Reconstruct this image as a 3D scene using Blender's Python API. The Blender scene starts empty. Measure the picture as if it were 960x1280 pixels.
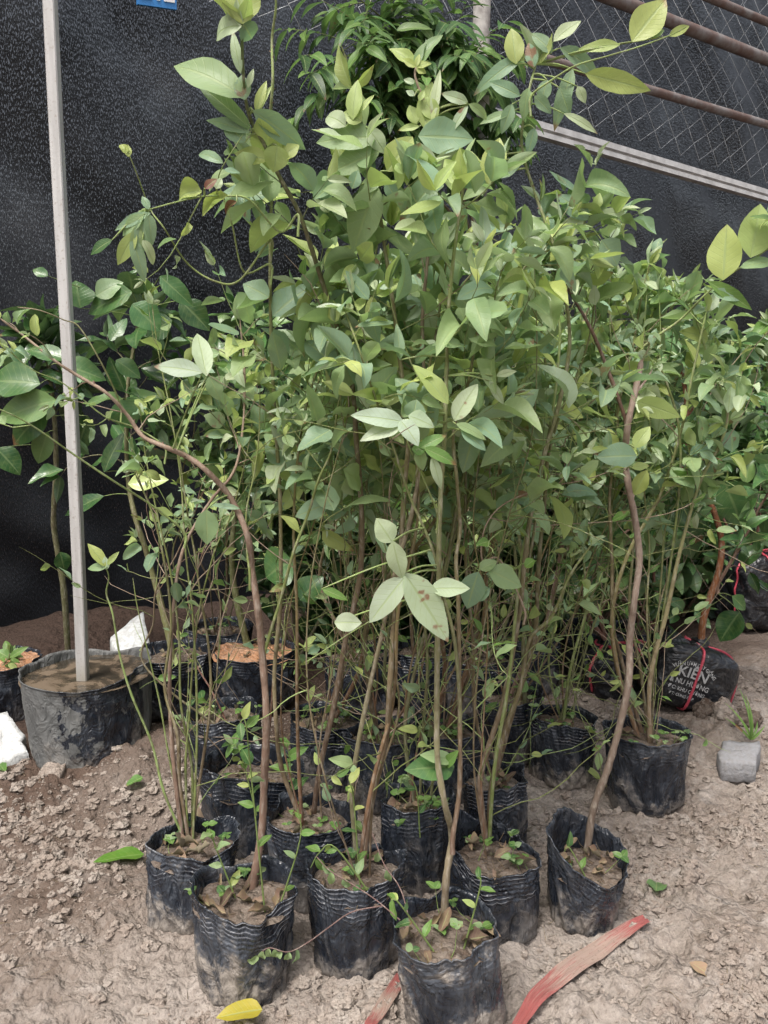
import bpy, math, random
import numpy as np
from mathutils import Vector, Matrix

R = math.radians
PI = math.pi
random.seed(7)
rng = np.random.default_rng(11)
S = bpy.context.scene
COL = S.collection

# ------------------------------------------------------------------ camera
H_CAM = 0.98
PITCH = R(8.0)
F_PX = 1000.0
cam_d = bpy.data.cameras.new("camera")
cam = bpy.data.objects.new("camera", cam_d)
COL.objects.link(cam)
cam.location = (0, 0, H_CAM)
cam.rotation_euler = (R(90) - PITCH, 0, 0)
cam_d.sensor_fit = 'VERTICAL'
cam_d.sensor_height = 36.0
cam_d.sensor_width = 27.0
cam_d.lens = F_PX / 1280 * 36
cam_d.clip_start = 0.02
cam_d.clip_end = 500
S.camera = cam

# ------------------------------------------------------------------ world, sun, exposure
SUN_EL, SUN_AZ = R(62), R(-150)        # azimuth measured from +Y towards +X : high, behind the camera
w = bpy.data.worlds.new("World")
S.world = w
w.use_nodes = True
nt = w.node_tree
nt.nodes.clear()
out = nt.nodes.new('ShaderNodeOutputWorld')
bg = nt.nodes.new('ShaderNodeBackground')
sky = nt.nodes.new('ShaderNodeTexSky')
sky.sky_type = 'NISHITA'
sky.sun_disc = False
sky.sun_elevation = SUN_EL
sky.sun_rotation = SUN_AZ
sky.air_density = 1.0
sky.dust_density = 7.0
sky.ozone_density = 0.6
bg.inputs[1].default_value = 0.13
hs_ = nt.nodes.new('ShaderNodeHueSaturation')      # thin overcast: the same sky, less blue
hs_.inputs['Saturation'].default_value = 0.45
nt.links.new(sky.outputs[0], hs_.inputs['Color'])
nt.links.new(hs_.outputs[0], bg.inputs[0])
nt.links.new(bg.outputs[0], out.inputs[0])
sd = bpy.data.lights.new("sun", 'SUN')
sd.energy = 1.5
sd.angle = R(16)
sd.color = (1.0, 0.965, 0.91)
so = bpy.data.objects.new("sun", sd)
COL.objects.link(so)
so.rotation_euler = (Vector((math.sin(SUN_AZ) * math.cos(SUN_EL), math.cos(SUN_AZ) * math.cos(SUN_EL), math.sin(SUN_EL)))
                     ).to_track_quat('Z', 'Y').to_euler()
S.view_settings.view_transform = 'Standard'
S.view_settings.look = 'None'
S.view_settings.gamma = 1.0
S.view_settings.exposure = 0.88
S.cycles.max_bounces = 7
S.cycles.transparent_max_bounces = 16
S.cycles.use_denoising = True

# ------------------------------------------------------------------ pixel helpers (960 x 1280 photo)
FW = Vector((0, math.cos(PITCH), -math.sin(PITCH)))
UP = Vector((0, math.sin(PITCH), math.cos(PITCH)))
RT = Vector((1, 0, 0))


def ray(px, py):
    return FW + RT * ((px - 480) / F_PX) + UP * ((640 - py) / F_PX)


def at(px, py, Y):
    d = ray(px, py)
    return Vector((0, 0, H_CAM)) + d * (Y / d.y)


def onz(px, py, z=0.0):
    d = ray(px, py)
    return Vector((0, 0, H_CAM)) + d * ((z - H_CAM) / d.z)


# ------------------------------------------------------------------ noise
def _hash(ix, iy, seed):
    n = (ix * 374761393 + iy * 668265263 + seed * 1274126177) & 0xFFFFFFFF
    n = ((n ^ (n >> 13)) * 1274126177) & 0xFFFFFFFF
    return ((n ^ (n >> 16)) & 0xFFFF) / 65535.0


def vn(x, y, seed=0):
    x = np.asarray(x, float); y = np.asarray(y, float)
    x0 = np.floor(x).astype(np.int64); y0 = np.floor(y).astype(np.int64)
    fx = x - x0; fy = y - y0
    fx = fx * fx * (3 - 2 * fx); fy = fy * fy * (3 - 2 * fy)
    a = _hash(x0, y0, seed); b = _hash(x0 + 1, y0, seed); c = _hash(x0, y0 + 1, seed); d = _hash(x0 + 1, y0 + 1, seed)
    return (a * (1 - fx) + b * fx) * (1 - fy) + (c * (1 - fx) + d * fx) * fy - 0.5


def fbm(x, y, seed=0, o=4, g=0.5):
    s = 0; a = 1.0
    for i in range(o):
        s = s + a * vn(np.asarray(x) * 2 ** i + 7.3 * i, np.asarray(y) * 2 ** i - 3.1 * i, seed + i)
        a *= g
    return s


# ------------------------------------------------------------------ object helpers
def tag(o, label=None, cat=None, group=None, kind=None):
    if label: o['label'] = label
    if cat: o['category'] = cat
    if group: o['group'] = group
    if kind: o['kind'] = kind
    return o


def empty(name, loc, label, cat, group=None):
    o = bpy.data.objects.new(name, None)
    COL.objects.link(o)
    o.location = loc
    o.empty_display_size = 0.05
    return tag(o, label, cat, group)


class MB:
    """collects vertices/faces with two point attributes: st (vector) and tint (colour); links ONE mesh."""

    def __init__(s):
        s.v = []; s.f = []; s.st = []; s.c = []; s.n = 0

    def add(s, v, f, st=None, c=(1, 1, 1, 1)):
        v = np.asarray(v, float).reshape(-1, 3)
        k = len(v)
        s.v.append(v)
        f = np.asarray(f, int)
        s.f.append(f + s.n)
        s.st.append(np.zeros((k, 3)) if st is None else np.asarray(st, float).reshape(-1, 3))
        c = np.asarray(c, float)
        if c.ndim == 1:
            if len(c) == 3: c = np.append(c, 1.0)
            c = np.tile(c, (k, 1))
        s.c.append(c)
        s.n += k

    def build(s, name, mat, parent=None, smooth=True):
        me = bpy.data.meshes.new(name)
        V = np.concatenate(s.v)
        if parent is not None:
            V = V - np.array(parent_origin(parent))
        faces = []
        for a in s.f:
            faces.extend(a.tolist())
        me.from_pydata(V.tolist(), [], faces)
        A = me.attributes.new('st', 'FLOAT_VECTOR', 'POINT')
        A.data.foreach_set('vector', np.concatenate(s.st).astype(np.float32).ravel())
        B = me.attributes.new('tint', 'FLOAT_COLOR', 'POINT')
        B.data.foreach_set('color', np.concatenate(s.c).astype(np.float32).ravel())
        if smooth:
            me.polygons.foreach_set('use_smooth', np.ones(len(me.polygons), bool))
        if mat: me.materials.append(mat)
        o = bpy.data.objects.new(name, me)
        COL.objects.link(o)
        if parent is not None: o.parent = parent
        return o


def parent_origin(p):
    v = Vector((0, 0, 0))
    while p is not None:
        v += p.location
        p = p.parent
    return v


def grid_faces(n, m, wrap=False):
    """n rows, m columns"""
    f = []
    mm = m if wrap else m - 1
    for i in range(n - 1):
        for j in range(mm):
            a = i * m + j; b = i * m + (j + 1) % m
            f.append((a, b, b + m, a + m))
    return f


def catmull(P, sub=5):
    P = [Vector(p) for p in P]
    if len(P) < 3:
        return [P[0].lerp(P[-1], i / sub) for i in range(sub + 1)]
    out_ = []
    Q = [P[0] * 2 - P[1]] + P + [P[-1] * 2 - P[-2]]
    for i in range(1, len(Q) - 2):
        a, b, c, d = Q[i - 1], Q[i], Q[i + 1], Q[i + 2]
        for k in range(sub):
            t = k / sub
            out_.append(0.5 * ((2 * b) + (c - a) * t + (2 * a - 5 * b + 4 * c - d) * t * t + (3 * b - a - 3 * c + d) * t ** 3))
    out_.append(P[-1])
    return out_


def tube(mb, P, r0, r1, sides=7, c=(1, 1, 1, 1), knob=0.12, c2=None, flat=1.0):
    n = len(P)
    V = np.zeros((n, sides, 3)); ST = np.zeros((n, sides, 3)); CC = np.zeros((n, sides, 4))
    ref = Vector((0.31, 0.9, 0.2))
    rd = random.random()
    L = 0
    c = np.append(np.array(c[:3], float), 1); c2 = c if c2 is None else np.append(np.array(c2[:3], float), 1)
    ang = np.arange(sides) / sides * 2 * PI
    for i, p in enumerate(P):
        t = (P[min(i + 1, n - 1)] - P[max(i - 1, 0)])
        t = t.normalized() if t.length > 1e-9 else Vector((0, 0, 1))
        a = ref - t * ref.dot(t)
        if a.length < 1e-3: a = t.orthogonal()
        a.normalize(); ref = a
        b = t.cross(a)
        k = i / max(1, n - 1)
        r = (r0 + (r1 - r0) * k) * (1 + knob * (random.random() - .5) * 2)
        if i == n - 1: r *= 0.4
        if i > 0: L += (p - P[i - 1]).length
        V[i] = np.array(p) + r * (np.cos(ang)[:, None] * np.array(a) + flat * np.sin(ang)[:, None] * np.array(b))
        ST[i, :, 0] = L; ST[i, :, 1] = np.arange(sides) / sides; ST[i, :, 2] = rd
        CC[i] = c * (1 - k) + c2 * k
    mb.add(V, grid_faces(n, sides, True), ST, CC.reshape(-1, 4))


# leaf template: stations along, 5 across
NS = 10
_s = np.linspace(0, 1, NS)
_t = np.array([-1, -.5, 0, .5, 1.0])


def leaf(mb, base, d, nrm, L, W, c, bend=0.25, fold=0.25, wave=0.08, point=0.75, curl=0.0):
    """blade from base along d, upper face towards nrm"""
    d = d.normalized()
    nrm = (nrm - d * nrm.dot(d))
    if nrm.length < 1e-4: nrm = d.orthogonal()
    nrm.normalize()
    sd_ = d.cross(nrm)
    wd = np.sin(PI * _s ** point) ** 0.85
    wd[0] = 0.04; wd[-1] = 0.015
    ph = random.random() * 6.28
    s2, t2 = np.meshgrid(_s, _t, indexing='ij')
    jag = np.array([1 + random.uniform(-.035, .035) for _ in range(NS)])
    half = (wd * jag)[:, None] * W * 0.5
    y = t2 * half
    th = bend * s2 * 1.6
    x = np.where(abs(bend) < 1e-3, s2, np.sin(th) / (bend * 1.6 if abs(bend) > 1e-3 else 1)) * L
    z = -(1 - np.cos(th)) / (bend * 1.6 if abs(bend) > 1e-3 else 1) * L
    z = z + fold * np.abs(y) + wave * W * np.sin(s2 * 9 + ph + t2 * 1.5) * np.abs(t2) * wd[:, None]
    y = y * (1 - 0.35 * fold) 
    if curl:
        a = t2 * curl * wd[:, None]
        y = np.sin(a) / curl * W * .5
        z = z + (1 - np.cos(a)) / curl * W * .5
    V = np.array(base)[None, None, :] + x[..., None] * np.array(d) + y[..., None] * np.array(sd_) + z[..., None] * np.array(nrm)
    ST = np.stack([s2, t2, np.full_like(s2, random.random())], -1)
    mb.add(V, grid_faces(NS, 5), ST, c)


def rv():
    return Vector((random.gauss(0, 1), random.gauss(0, 1), random.gauss(0, 1)))


# ------------------------------------------------------------------ materials
class NT:
    def __init__(s, name):
        s.m = bpy.data.materials.new(name); s.m.use_nodes = True
        s.t = s.m.node_tree; s.t.nodes.clear()
        s.o = s.t.nodes.new('ShaderNodeOutputMaterial')

    def n(s, typ, **kw):
        nd = s.t.nodes.new(typ)
        ins = kw.pop('ins', {})
        for k, v in kw.items(): setattr(nd, k, v)
        for k, v in ins.items():
            if hasattr(v, 'node') or isinstance(v, bpy.types.NodeSocket): s.t.links.new(v, nd.inputs[k])
            else: nd.inputs[k].default_value = v
        return nd

    def math(s, op, a, b=0.0, c=None, clamp=False):
        nd = s.n('ShaderNodeMath', operation=op, use_clamp=clamp)
        for i, v in enumerate([a, b] + ([c] if c is not None else [])):
            if isinstance(v, bpy.types.NodeSocket): s.t.links.new(v, nd.inputs[i])
            else: nd.inputs[i].default_value = v
        return nd.outputs[0]

    def mix(s, f, a, b, blend='MIX'):
        nd = s.n('ShaderNodeMix', data_type='RGBA', blend_type=blend)
        for i, v in ((0, f), (6, a), (7, b)):
            if isinstance(v, bpy.types.NodeSocket): s.t.links.new(v, nd.inputs[i])
            elif i == 0: nd.inputs[i].default_value = v
            else: nd.inputs[i].default_value = tuple(v) + ((1,) if len(v) == 3 else ())
        return nd.outputs[2]

    def ramp(s, x, a, b, sm=True):
        nd = s.n('ShaderNodeMapRange', interpolation_type='SMOOTHSTEP' if sm else 'LINEAR')
        s.t.links.new(x, nd.inputs[0]); nd.inputs[1].default_value = a; nd.inputs[2].default_value = b
        return nd.outputs[0]

    def noise(s, vec, scale, detail=4, rough=.55, dist=0):
        nd = s.n('ShaderNodeTexNoise', ins={'Scale': scale, 'Detail': detail, 'Roughness': rough, 'Distortion': dist})
        if vec is not None: s.t.links.new(vec, nd.inputs['Vector'])
        return nd.outputs[0]

    def attr(s, name):
        return s.n('ShaderNodeAttribute', attribute_name=name)

    def xyz(s, vec):
        nd = s.n('ShaderNodeSeparateXYZ'); s.t.links.new(vec, nd.inputs[0]); return nd.outputs

    def mapv(s, vec, scale=(1, 1, 1), rot=(0, 0, 0)):
        nd = s.n('ShaderNodeMapping'); s.t.links.new(vec, nd.inputs[0])
        nd.inputs['Scale'].default_value = scale; nd.inputs['Rotation'].default_value = rot
        return nd.outputs[0]

    def bump(s, h, dist, strength=1.0):
        nd = s.n('ShaderNodeBump', ins={'Strength': strength, 'Distance': dist})
        s.t.links.new(h, nd.inputs['Height'])
        return nd.outputs[0]

    def surf(s, sh):
        s.t.links.new(sh, s.o.inputs[0]); return s.m

    def prin(s, **ins):
        nd = s.n('ShaderNodeBsdfPrincipled')
        for k, v in ins.items():
            k = k.replace('_', ' ')
            if isinstance(v, bpy.types.NodeSocket): s.t.links.new(v, nd.inputs[k])
            else: nd.inputs[k].default_value = (tuple(v) + (1,)) if isinstance(v, tuple) and len(v) == 3 else v
        return nd.outputs[0]


def geo_pos(m):
    return m.n('ShaderNodeNewGeometry').outputs['Position']


def leaf_material(name, rough, transl, vein, spec=0.35, spots=0.5):
    m = NT(name)
    st = m.attr('st').outputs['Vector']; tint = m.attr('tint').outputs['Color']
    x = m.xyz(st)
    at_ = m.math('ABSOLUTE', x[1])
    pos = geo_pos(m)
    # midrib and side veins
    mid = m.ramp(at_, 0.12, 0.03)
    ph = m.math('SUBTRACT', m.math('MULTIPLY', x[0], 9.0), m.math('MULTIPLY', at_, 1.6))
    sv = m.math('ABSOLUTE', m.math('SUBTRACT', m.math('FRACT', ph), 0.5))
    side = m.ramp(sv, 0.10, 0.0)
    veinf = m.math('MAXIMUM', mid, m.math('MULTIPLY', side, 0.45))
    nz = m.noise(pos, 60, 3)
    c1 = m.mix(m.math('MULTIPLY', m.ramp(nz, .35, .7), .35), tint, m.mix(0.35, tint, (0.30, 0.36, 0.10)))
    c2 = m.mix(m.math('MULTIPLY', veinf, vein), c1, m.mix(0.7, c1, (0.36, 0.45, 0.20)))
    # blemishes: brown-red spots and tips on some leaves
    wn = m.n('ShaderNodeTexWhiteNoise', noise_dimensions='1D'); m.t.links.new(x[2], wn.inputs['W'])
    some = m.math('GREATER_THAN', wn.outputs[0], 1 - 0.10 * spots)
    spot = m.math('MULTIPLY', m.ramp(m.noise(pos, 38, 2), .60, .66), some)
    some2 = m.math('LESS_THAN', wn.outputs[0], 0.07 * spots)
    tip = m.math('MULTIPLY', m.ramp(m.math('ADD', x[0], m.math('MULTIPLY', nz, .3)), .98, 1.12), some2)
    bl = m.math('MAXIMUM', spot, tip)
    c3 = m.mix(m.math('MULTIPLY', bl, .85), c2, (0.27, 0.11, 0.065))
    back = m.n('ShaderNodeNewGeometry').outputs['Backfacing']
    c4 = m.mix(m.math('MULTIPLY', back, .38), c3, m.mix(0.5, c3, (0.32, 0.40, 0.28)))
    bh = m.math('ADD', m.math('MULTIPLY', veinf, -.5), m.math('MULTIPLY', nz, .6))
    b = m.bump(bh, 0.0012, 0.6)
    p = m.prin(Base_Color=c4, Roughness=rough, Normal=b, Specular_IOR_Level=spec)
    tr = m.n('ShaderNodeBsdfTranslucent', ins={'Normal': b})
    m.t.links.new(m.mix(0.5, c4, m.mix(1.0, c4, (0.75, 1.0, 0.25), 'MULTIPLY')), tr.inputs[0])
    ms = m.n('ShaderNodeMixShader', ins={0: transl}); m.t.links.new(p, ms.inputs[1]); m.t.links.new(tr.outputs[0], ms.inputs[2])
    return m.surf(ms.outputs[0])


M_LEAF = leaf_material('pale_matt_leaf', 0.44, 0.42, 0.85, 0.42, 0.9)
M_GLOSS = leaf_material('glossy_dark_leaf', 0.28, 0.22, 0.35, 0.5, 0.3)
M_DRY = leaf_material('dry_leaf', 0.75, 0.1, 0.4, 0.15, 0.0)


def bark_material(name):
    m = NT(name)
    st = m.attr('st').outputs['Vector']; tint = m.attr('tint').outputs['Color']
    pos = geo_pos(m)
    a = m.noise(m.mapv(pos, (1, 1, .25)), 190, 4)
    b = m.noise(pos, 35, 3)
    c = m.mix(m.ramp(a, .45, .72), tint, m.mix(.55, tint, (0.36, 0.32, 0.27)))
    c = m.mix(m.math('MULTIPLY', m.ramp(b, .52, .62), .55), c, m.mix(.6, tint, (0.075, 0.045, 0.032)))
    bp = m.bump(m.math('ADD', a, b), 0.0022, .9)
    return m.surf(m.prin(Base_Color=c, Roughness=.72, Normal=bp, Specular_IOR_Level=.25))


M_BARK = bark_material('stem_bark')


def soil_material(name, ca, cb, cc, big=1.0):
    m = NT(name)
    pos = geo_pos(m)
    n1 = m.noise(pos, 2.2 * big, 5, .6)
    n2 = m.noise(pos, 14, 6, .65)
    n3 = m.noise(pos, 75, 5, .7)
    v = m.n('ShaderNodeTexVoronoi', ins={'Scale': 95}); m.t.links.new(pos, v.inputs['Vector'])
    c = m.mix(m.ramp(n1, .38, .62), ca, cb)
    c = m.mix(m.math('MULTIPLY', m.ramp(n2, .48, .68), .75), c, cc)
    c = m.mix(m.math('MULTIPLY', m.ramp(n3, .52, .74), .6), c, m.mix(.5, c, (0.50, 0.44, 0.38)))
    c = m.mix(m.math('MULTIPLY', m.ramp(n3, .46, .30), .55), c, m.mix(.7, c, (0.05, 0.035, 0.025)))
    h = m.math('ADD', m.math('MULTIPLY', n2, .9), m.math('MULTIPLY', n3, .45))
    v2 = m.n('ShaderNodeTexVoronoi', ins={'Scale': 42, 'Randomness': 1.0}); m.t.links.new(pos, v2.inputs['Vector'])
    v3 = m.n('ShaderNodeTexVoronoi', ins={'Scale': 210}); m.t.links.new(pos, v3.inputs['Vector'])
    patch = m.ramp(m.noise(pos, 7, 3), .42, .58)
    crumb = m.math('ADD', m.math('MULTIPLY', v.outputs['Distance'], .55), m.math('MULTIPLY', m.math('MULTIPLY', v2.outputs['Distance'], patch), 1.0))
    crumb = m.math('ADD', crumb, m.math('MULTIPLY', v3.outputs['Distance'], .22))
    h = m.math('SUBTRACT', m.math('MULTIPLY', h, .7), crumb)
    c = m.mix(m.math('MULTIPLY', m.ramp(crumb, .60, 1.15), .28), c, m.mix(.8, c, (0.06, 0.043, 0.032)))
    # each crumb its own shade of dry clay
    c = m.mix(m.math('MULTIPLY', m.xyz(v.outputs['Color'])[0], .28), c, m.mix(.6, c, (0.46, 0.42, 0.375)))
    bp = m.bump(h, 0.0085, 1.0)
    return m, c, bp


m, c, bp = soil_material('pot_soil', (0.125, 0.092, 0.070), (0.080, 0.056, 0.043), (0.19, 0.15, 0.12))
M_SOIL = m.surf(m.prin(Base_Color=c, Roughness=.95, Normal=bp, Specular_IOR_Level=.15))
m, c, bp = soil_material('orange_soil', (0.40, 0.20, 0.10), (0.31, 0.15, 0.08), (0.47, 0.28, 0.17))
M_OSOIL = m.surf(m.prin(Base_Color=c, Roughness=.95, Normal=bp, Specular_IOR_Level=.15))
m, c, bp = soil_material('dry_clay', (0.29, 0.245, 0.21), (0.23, 0.185, 0.155), (0.35, 0.31, 0.275))
M_CLOD = m.surf(m.prin(Base_Color=c, Roughness=.95, Normal=bp, Specular_IOR_Level=.12))
m, c, bp = soil_material('ground_earth', (0.268, 0.232, 0.204), (0.180, 0.143, 0.118), (0.34, 0.302, 0.272), .8)
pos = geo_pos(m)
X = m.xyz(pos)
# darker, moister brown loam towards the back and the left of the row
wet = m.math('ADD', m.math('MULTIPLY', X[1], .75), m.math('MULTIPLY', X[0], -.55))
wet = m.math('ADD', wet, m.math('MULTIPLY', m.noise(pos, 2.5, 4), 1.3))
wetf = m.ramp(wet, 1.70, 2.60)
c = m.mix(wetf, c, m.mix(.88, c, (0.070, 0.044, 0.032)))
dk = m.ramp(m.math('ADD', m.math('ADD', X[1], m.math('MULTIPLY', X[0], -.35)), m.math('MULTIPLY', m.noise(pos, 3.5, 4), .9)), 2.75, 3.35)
c = m.mix(dk, c, m.mix(.8, c, (0.036, 0.023, 0.018)))  # by the net: dark moist loam, partly shade painted into the earth colour
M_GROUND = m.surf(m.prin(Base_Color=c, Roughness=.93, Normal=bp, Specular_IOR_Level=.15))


def plastic_material(name, mud=0.6, wetstreak=False, base=(0.009, 0.012, 0.019)):
    m = NT(name)
    st = m.attr('st').outputs['Vector']        # x angle 0..1 , y height m, z random
    x = m.xyz(st)
    pos = geo_pos(m)
    tint = m.xyz(m.attr('tint').outputs['Color'])   # r = depth below rim, g = mud amount
    off = m.n('ShaderNodeVectorMath', operation='ADD'); m.t.links.new(pos, off.inputs[0])
    cmb = m.n('ShaderNodeCombineXYZ', ins={0: m.math('MULTIPLY', x[2], 13.0), 1: m.math('MULTIPLY', x[2], 7.0)})
    m.t.links.new(cmb.outputs[0], off.inputs[1]); P = off.outputs[0]
    n1 = m.noise(P, 9, 5, .6, .6); n2 = m.noise(P, 55, 5, .7); n3 = m.noise(m.mapv(P, (1, 1, .22)), 70, 4, .7)
    # dried mud low on the wall
    low = m.ramp(x[1], .13, 0.0, False)
    mudf = m.math('MULTIPLY', m.ramp(m.math('ADD', m.math('ADD', n1, m.math('MULTIPLY', low, .24)), m.math('MULTIPLY', n2, .34)), .76, .93), tint[1])
    film = m.math('MULTIPLY', m.ramp(m.math('ADD', n1, m.math('MULTIPLY', n3, .5)), .56, 1.0), m.math('ADD', .20, m.math('MULTIPLY', tint[1], .30)))
    scr = m.math('MULTIPLY', m.ramp(n3, .60, .72), .25)
    # worn pale lines on the pleats near the rim
    wv = m.math('SINE', m.math('ADD', m.math('MULTIPLY', tint[0], 2 * PI / .0085), m.math('MULTIPLY', n1, 2.2)))
    lines = m.math('MULTIPLY', m.ramp(wv, .82, 1.0), m.ramp(tint[0], .062, .045))
    lines = m.math('MULTIPLY', m.math('MULTIPLY', lines, tint[2]), m.ramp(m.noise(P, 24, 3), .44, .60))
    c = m.mix(film, base, (0.13, 0.145, 0.17))
    c = m.mix(scr, c, (0.24, 0.235, 0.235))
    c = m.mix(m.math('MULTIPLY', lines, .50), c, (0.42, 0.42, 0.44))
    c = m.mix(mudf, c, m.mix(m.ramp(n2, .35, .65), (0.15, 0.130, 0.112), (0.31, 0.275, 0.24)))
    rg = m.math('ADD', .16, m.math('MULTIPLY', m.math('MAXIMUM', mudf, film), .5), clamp=True)
    if wetstreak:
        sv = m.noise(m.mapv(st, (16, 14, 1), (0, 0, R(-35))), 1.6, 4, .6)
        g = m.ramp(x[0], .82, .66, False)
        dryf = m.ramp(m.math('ADD', sv, m.math('MULTIPLY', g, -.36)), .40, .36)
        c = m.mix(m.math('MULTIPLY', dryf, .62), c, m.mix(m.ramp(n1, .3, .7), (0.13, 0.133, 0.128), (0.20, 0.198, 0.185)))
        rg = m.math('ADD', .22, m.math('MULTIPLY', dryf, .5))
    n4 = m.noise(m.mapv(P, (1, 1, .55)), 26, 3, .5, 1.6)
    ridge = m.math('ABSOLUTE', m.math('SUBTRACT', n4, .5))
    bh = m.math('ADD', m.math('MULTIPLY', n1, .9), m.math('ADD', m.math('MULTIPLY', n3, .08), m.math('MULTIPLY', ridge, -1.6)))
    bp = m.bump(bh, 0.012, .85)
    return m.surf(m.prin(Base_Color=c, Roughness=rg, Normal=bp, Specular_IOR_Level=.5))


M_BAG = plastic_material('black_bag_plastic')
M_WBAG = plastic_material('wet_bag_plastic', wetstreak=True)


def crinkle_material(name, col, rough=.28, scale=16, d=.02):
    m = NT(name)
    pos = geo_pos(m)
    n1 = m.noise(pos, scale, 3, .5, 1.2); n2 = m.noise(pos, scale * 4, 3)
    bp = m.bump(m.math('ADD', n1, m.math('MULTIPLY', n2, .2)), d, .9)
    c = m.mix(m.math('MULTIPLY', m.ramp(n2, .5, .75), .25), col, (0.2, 0.19, 0.18))
    return m.surf(m.prin(Base_Color=c, Roughness=rough, Normal=bp))


M_WRAP = crinkle_material('wrap_plastic', (0.010, 0.011, 0.014))


def simple(name, col, rough=.6, metal=0, bumpd=0, bscale=60, var=None, trans=0):
    m = NT(name)
    pos = geo_pos(m)
    n = m.noise(pos, bscale, 5, .6)
    c = m.mix(m.ramp(n, .35, .7), col, var or tuple(v * .75 for v in col))
    kw = {}
    if bumpd: kw['Normal'] = m.bump(n, bumpd, 1.0)
    p = m.prin(Base_Color=c, Roughness=rough, Metallic=metal, **kw)
    if trans:
        tr = m.n('ShaderNodeBsdfTranslucent'); m.t.links.new(c, tr.inputs[0])
        ms = m.n('ShaderNodeMixShader', ins={0: trans}); m.t.links.new(p, ms.inputs[1]); m.t.links.new(tr.outputs[0], ms.inputs[2])
        p = ms.outputs[0]
    return m.surf(p)


M_STRING = simple('pink_string', (0.62, 0.09, 0.13), .35, trans=.2)
M_INK = simple('white_ink', (0.46, 0.46, 0.46), .6, bscale=300, var=(0.22, 0.22, 0.22))
M_FOAM = simple('white_foam', (0.60, 0.62, 0.62), .8, bumpd=.006, bscale=60, var=(.42, .42, .41))
M_STEEL = simple('galvanised_rail', (0.62, 0.61, 0.60), .5, .25, bscale=12, var=(.45, .44, .43))
M_RUST = simple('rusty_pipe', (0.12, 0.075, 0.062), .65, .1, bumpd=.002, bscale=9, var=(.20, .185, .18))
M_WIRE = simple('wire', (0.60, 0.61, 0.62), .4, .5)
M_POST = simple('weathered_post', (0.42, 0.40, 0.38), .85, bumpd=.004, bscale=18, var=(.22, .20, .19))
M_SIGN = simple('blue_sign_paint', (0.035, 0.20, 0.50), .45, bscale=8, var=(.03, .17, .44))
M_WHITE = simple('white_paint', (0.75, 0.75, 0.75), .5, bscale=30, var=(.62, .62, .62))
M_BLOCK = simple('grey_concrete', (0.27, 0.27, 0.28), .85, bumpd=.006, bscale=70, var=(.23, .22, .22))
M_SCRAP = simple('blue_scrap', (0.10, 0.45, 0.75), .4)

# white pole, grubby at the foot
m = NT('pole_paint')
pos = geo_pos(m); X = m.xyz(pos)
n = m.noise(m.mapv(pos, (60, 60, 6)), 1.0, 5); n2 = m.noise(pos, 160, 3)
c = m.mix(m.ramp(n, .35, .7), (0.50, 0.49, 0.48), (0.38, 0.37, 0.36))
c = m.mix(m.math('MULTIPLY', m.ramp(n2, .58, .7), .5), c, (0.22, 0.17, 0.13))
c = m.mix(m.ramp(m.math('ADD', X[2], m.math('MULTIPLY', n, .12)), .40, .24), c, (0.25, 0.225, 0.165))
M_POLE = m.surf(m.prin(Base_Color=c, Roughness=.5, Metallic=.15))

# muddy water
m = NT('muddy_water')
pos = geo_pos(m)
n = m.noise(pos, 11, 5, .6, .8)
c = m.mix(m.ramp(n, .42, .60), (0.040, 0.033, 0.024), (0.14, 0.105, 0.072))
b2 = m.bump(m.noise(pos, 30, 3), .003, .6)
M_WATER = m.surf(m.prin(Base_Color=c, Roughness=m.math('ADD', .08, m.math('MULTIPLY', m.ramp(n, .5, .6), .5)), Normal=b2))

# ribbons: red fading to pale straw
m = NT('red_ribbon')
st = m.attr('st').outputs['Vector']; x = m.xyz(st)
n = m.noise(m.mapv(st, (5, 22, 1)), 1.5, 5, .7)
n3 = m.noise(geo_pos(m), 200, 3)
mid_r = m.math('SUBTRACT', .25, m.math('MULTIPLY', m.math('ABSOLUTE', m.math('SUBTRACT', x[0], .55)), .75))
c = m.mix(m.ramp(m.math('ADD', n, mid_r), .50, .66), (0.42, 0.12, 0.11), (0.46, 0.335, 0.275))
c = m.mix(m.math('MULTIPLY', m.ramp(n3, .6, .7), .5), c, (.2, .12, .09))
M_RIB = m.surf(m.prin(Base_Color=c, Roughness=.5, Normal=m.bump(n, .006, .9)))

# shade cloth: woven black net, real gaps let the daylight behind it through
m = NT('shade_cloth')
st = m.attr('st').outputs['Vector']; x = m.xyz(st)
wv = m.noise(m.mapv(st, (270, 85, 1), (0, 0, R(28))), 1.0, 2, .5)
wv2 = m.noise(m.mapv(st, (34, 120, 1), (0, 0, R(28))), 1.0, 2, .5)
big = m.noise(m.mapv(st, (1.1, 1.6, 1), (0, 0, R(20))), 1.0, 5, .6)
# more gaps and paler cloth higher up, fewer gaps below
hi = m.ramp(x[1], .5, 2.7, False)
thr = m.math('SUBTRACT', .690, m.math('ADD', m.math('MULTIPLY', hi, .105), m.math('MULTIPLY', big, .10)))
hole = m.math('MULTIPLY', m.math('GREATER_THAN', wv, thr), m.ramp(wv2, .35, .5))
fib = m.noise(m.mapv(st, (260, 90, 1), (0, 0, R(28))), 1.0, 2)
c = m.mix(m.ramp(fib, .45, .75), (0.006, 0.007, 0.009), (0.024, 0.027, 0.034))
c = m.mix(m.math('MULTIPLY', m.ramp(big, .5, .72), m.math('MULTIPLY', hi, .75)), c, (0.055, 0.065, 0.075))
cl = m.prin(Base_Color=c, Roughness=.5, Normal=m.bump(m.math('ADD', fib, m.math('MULTIPLY', wv, .6)), .003, .7), Specular_IOR_Level=.3)
tp = m.n('ShaderNodeBsdfTransparent')
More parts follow.
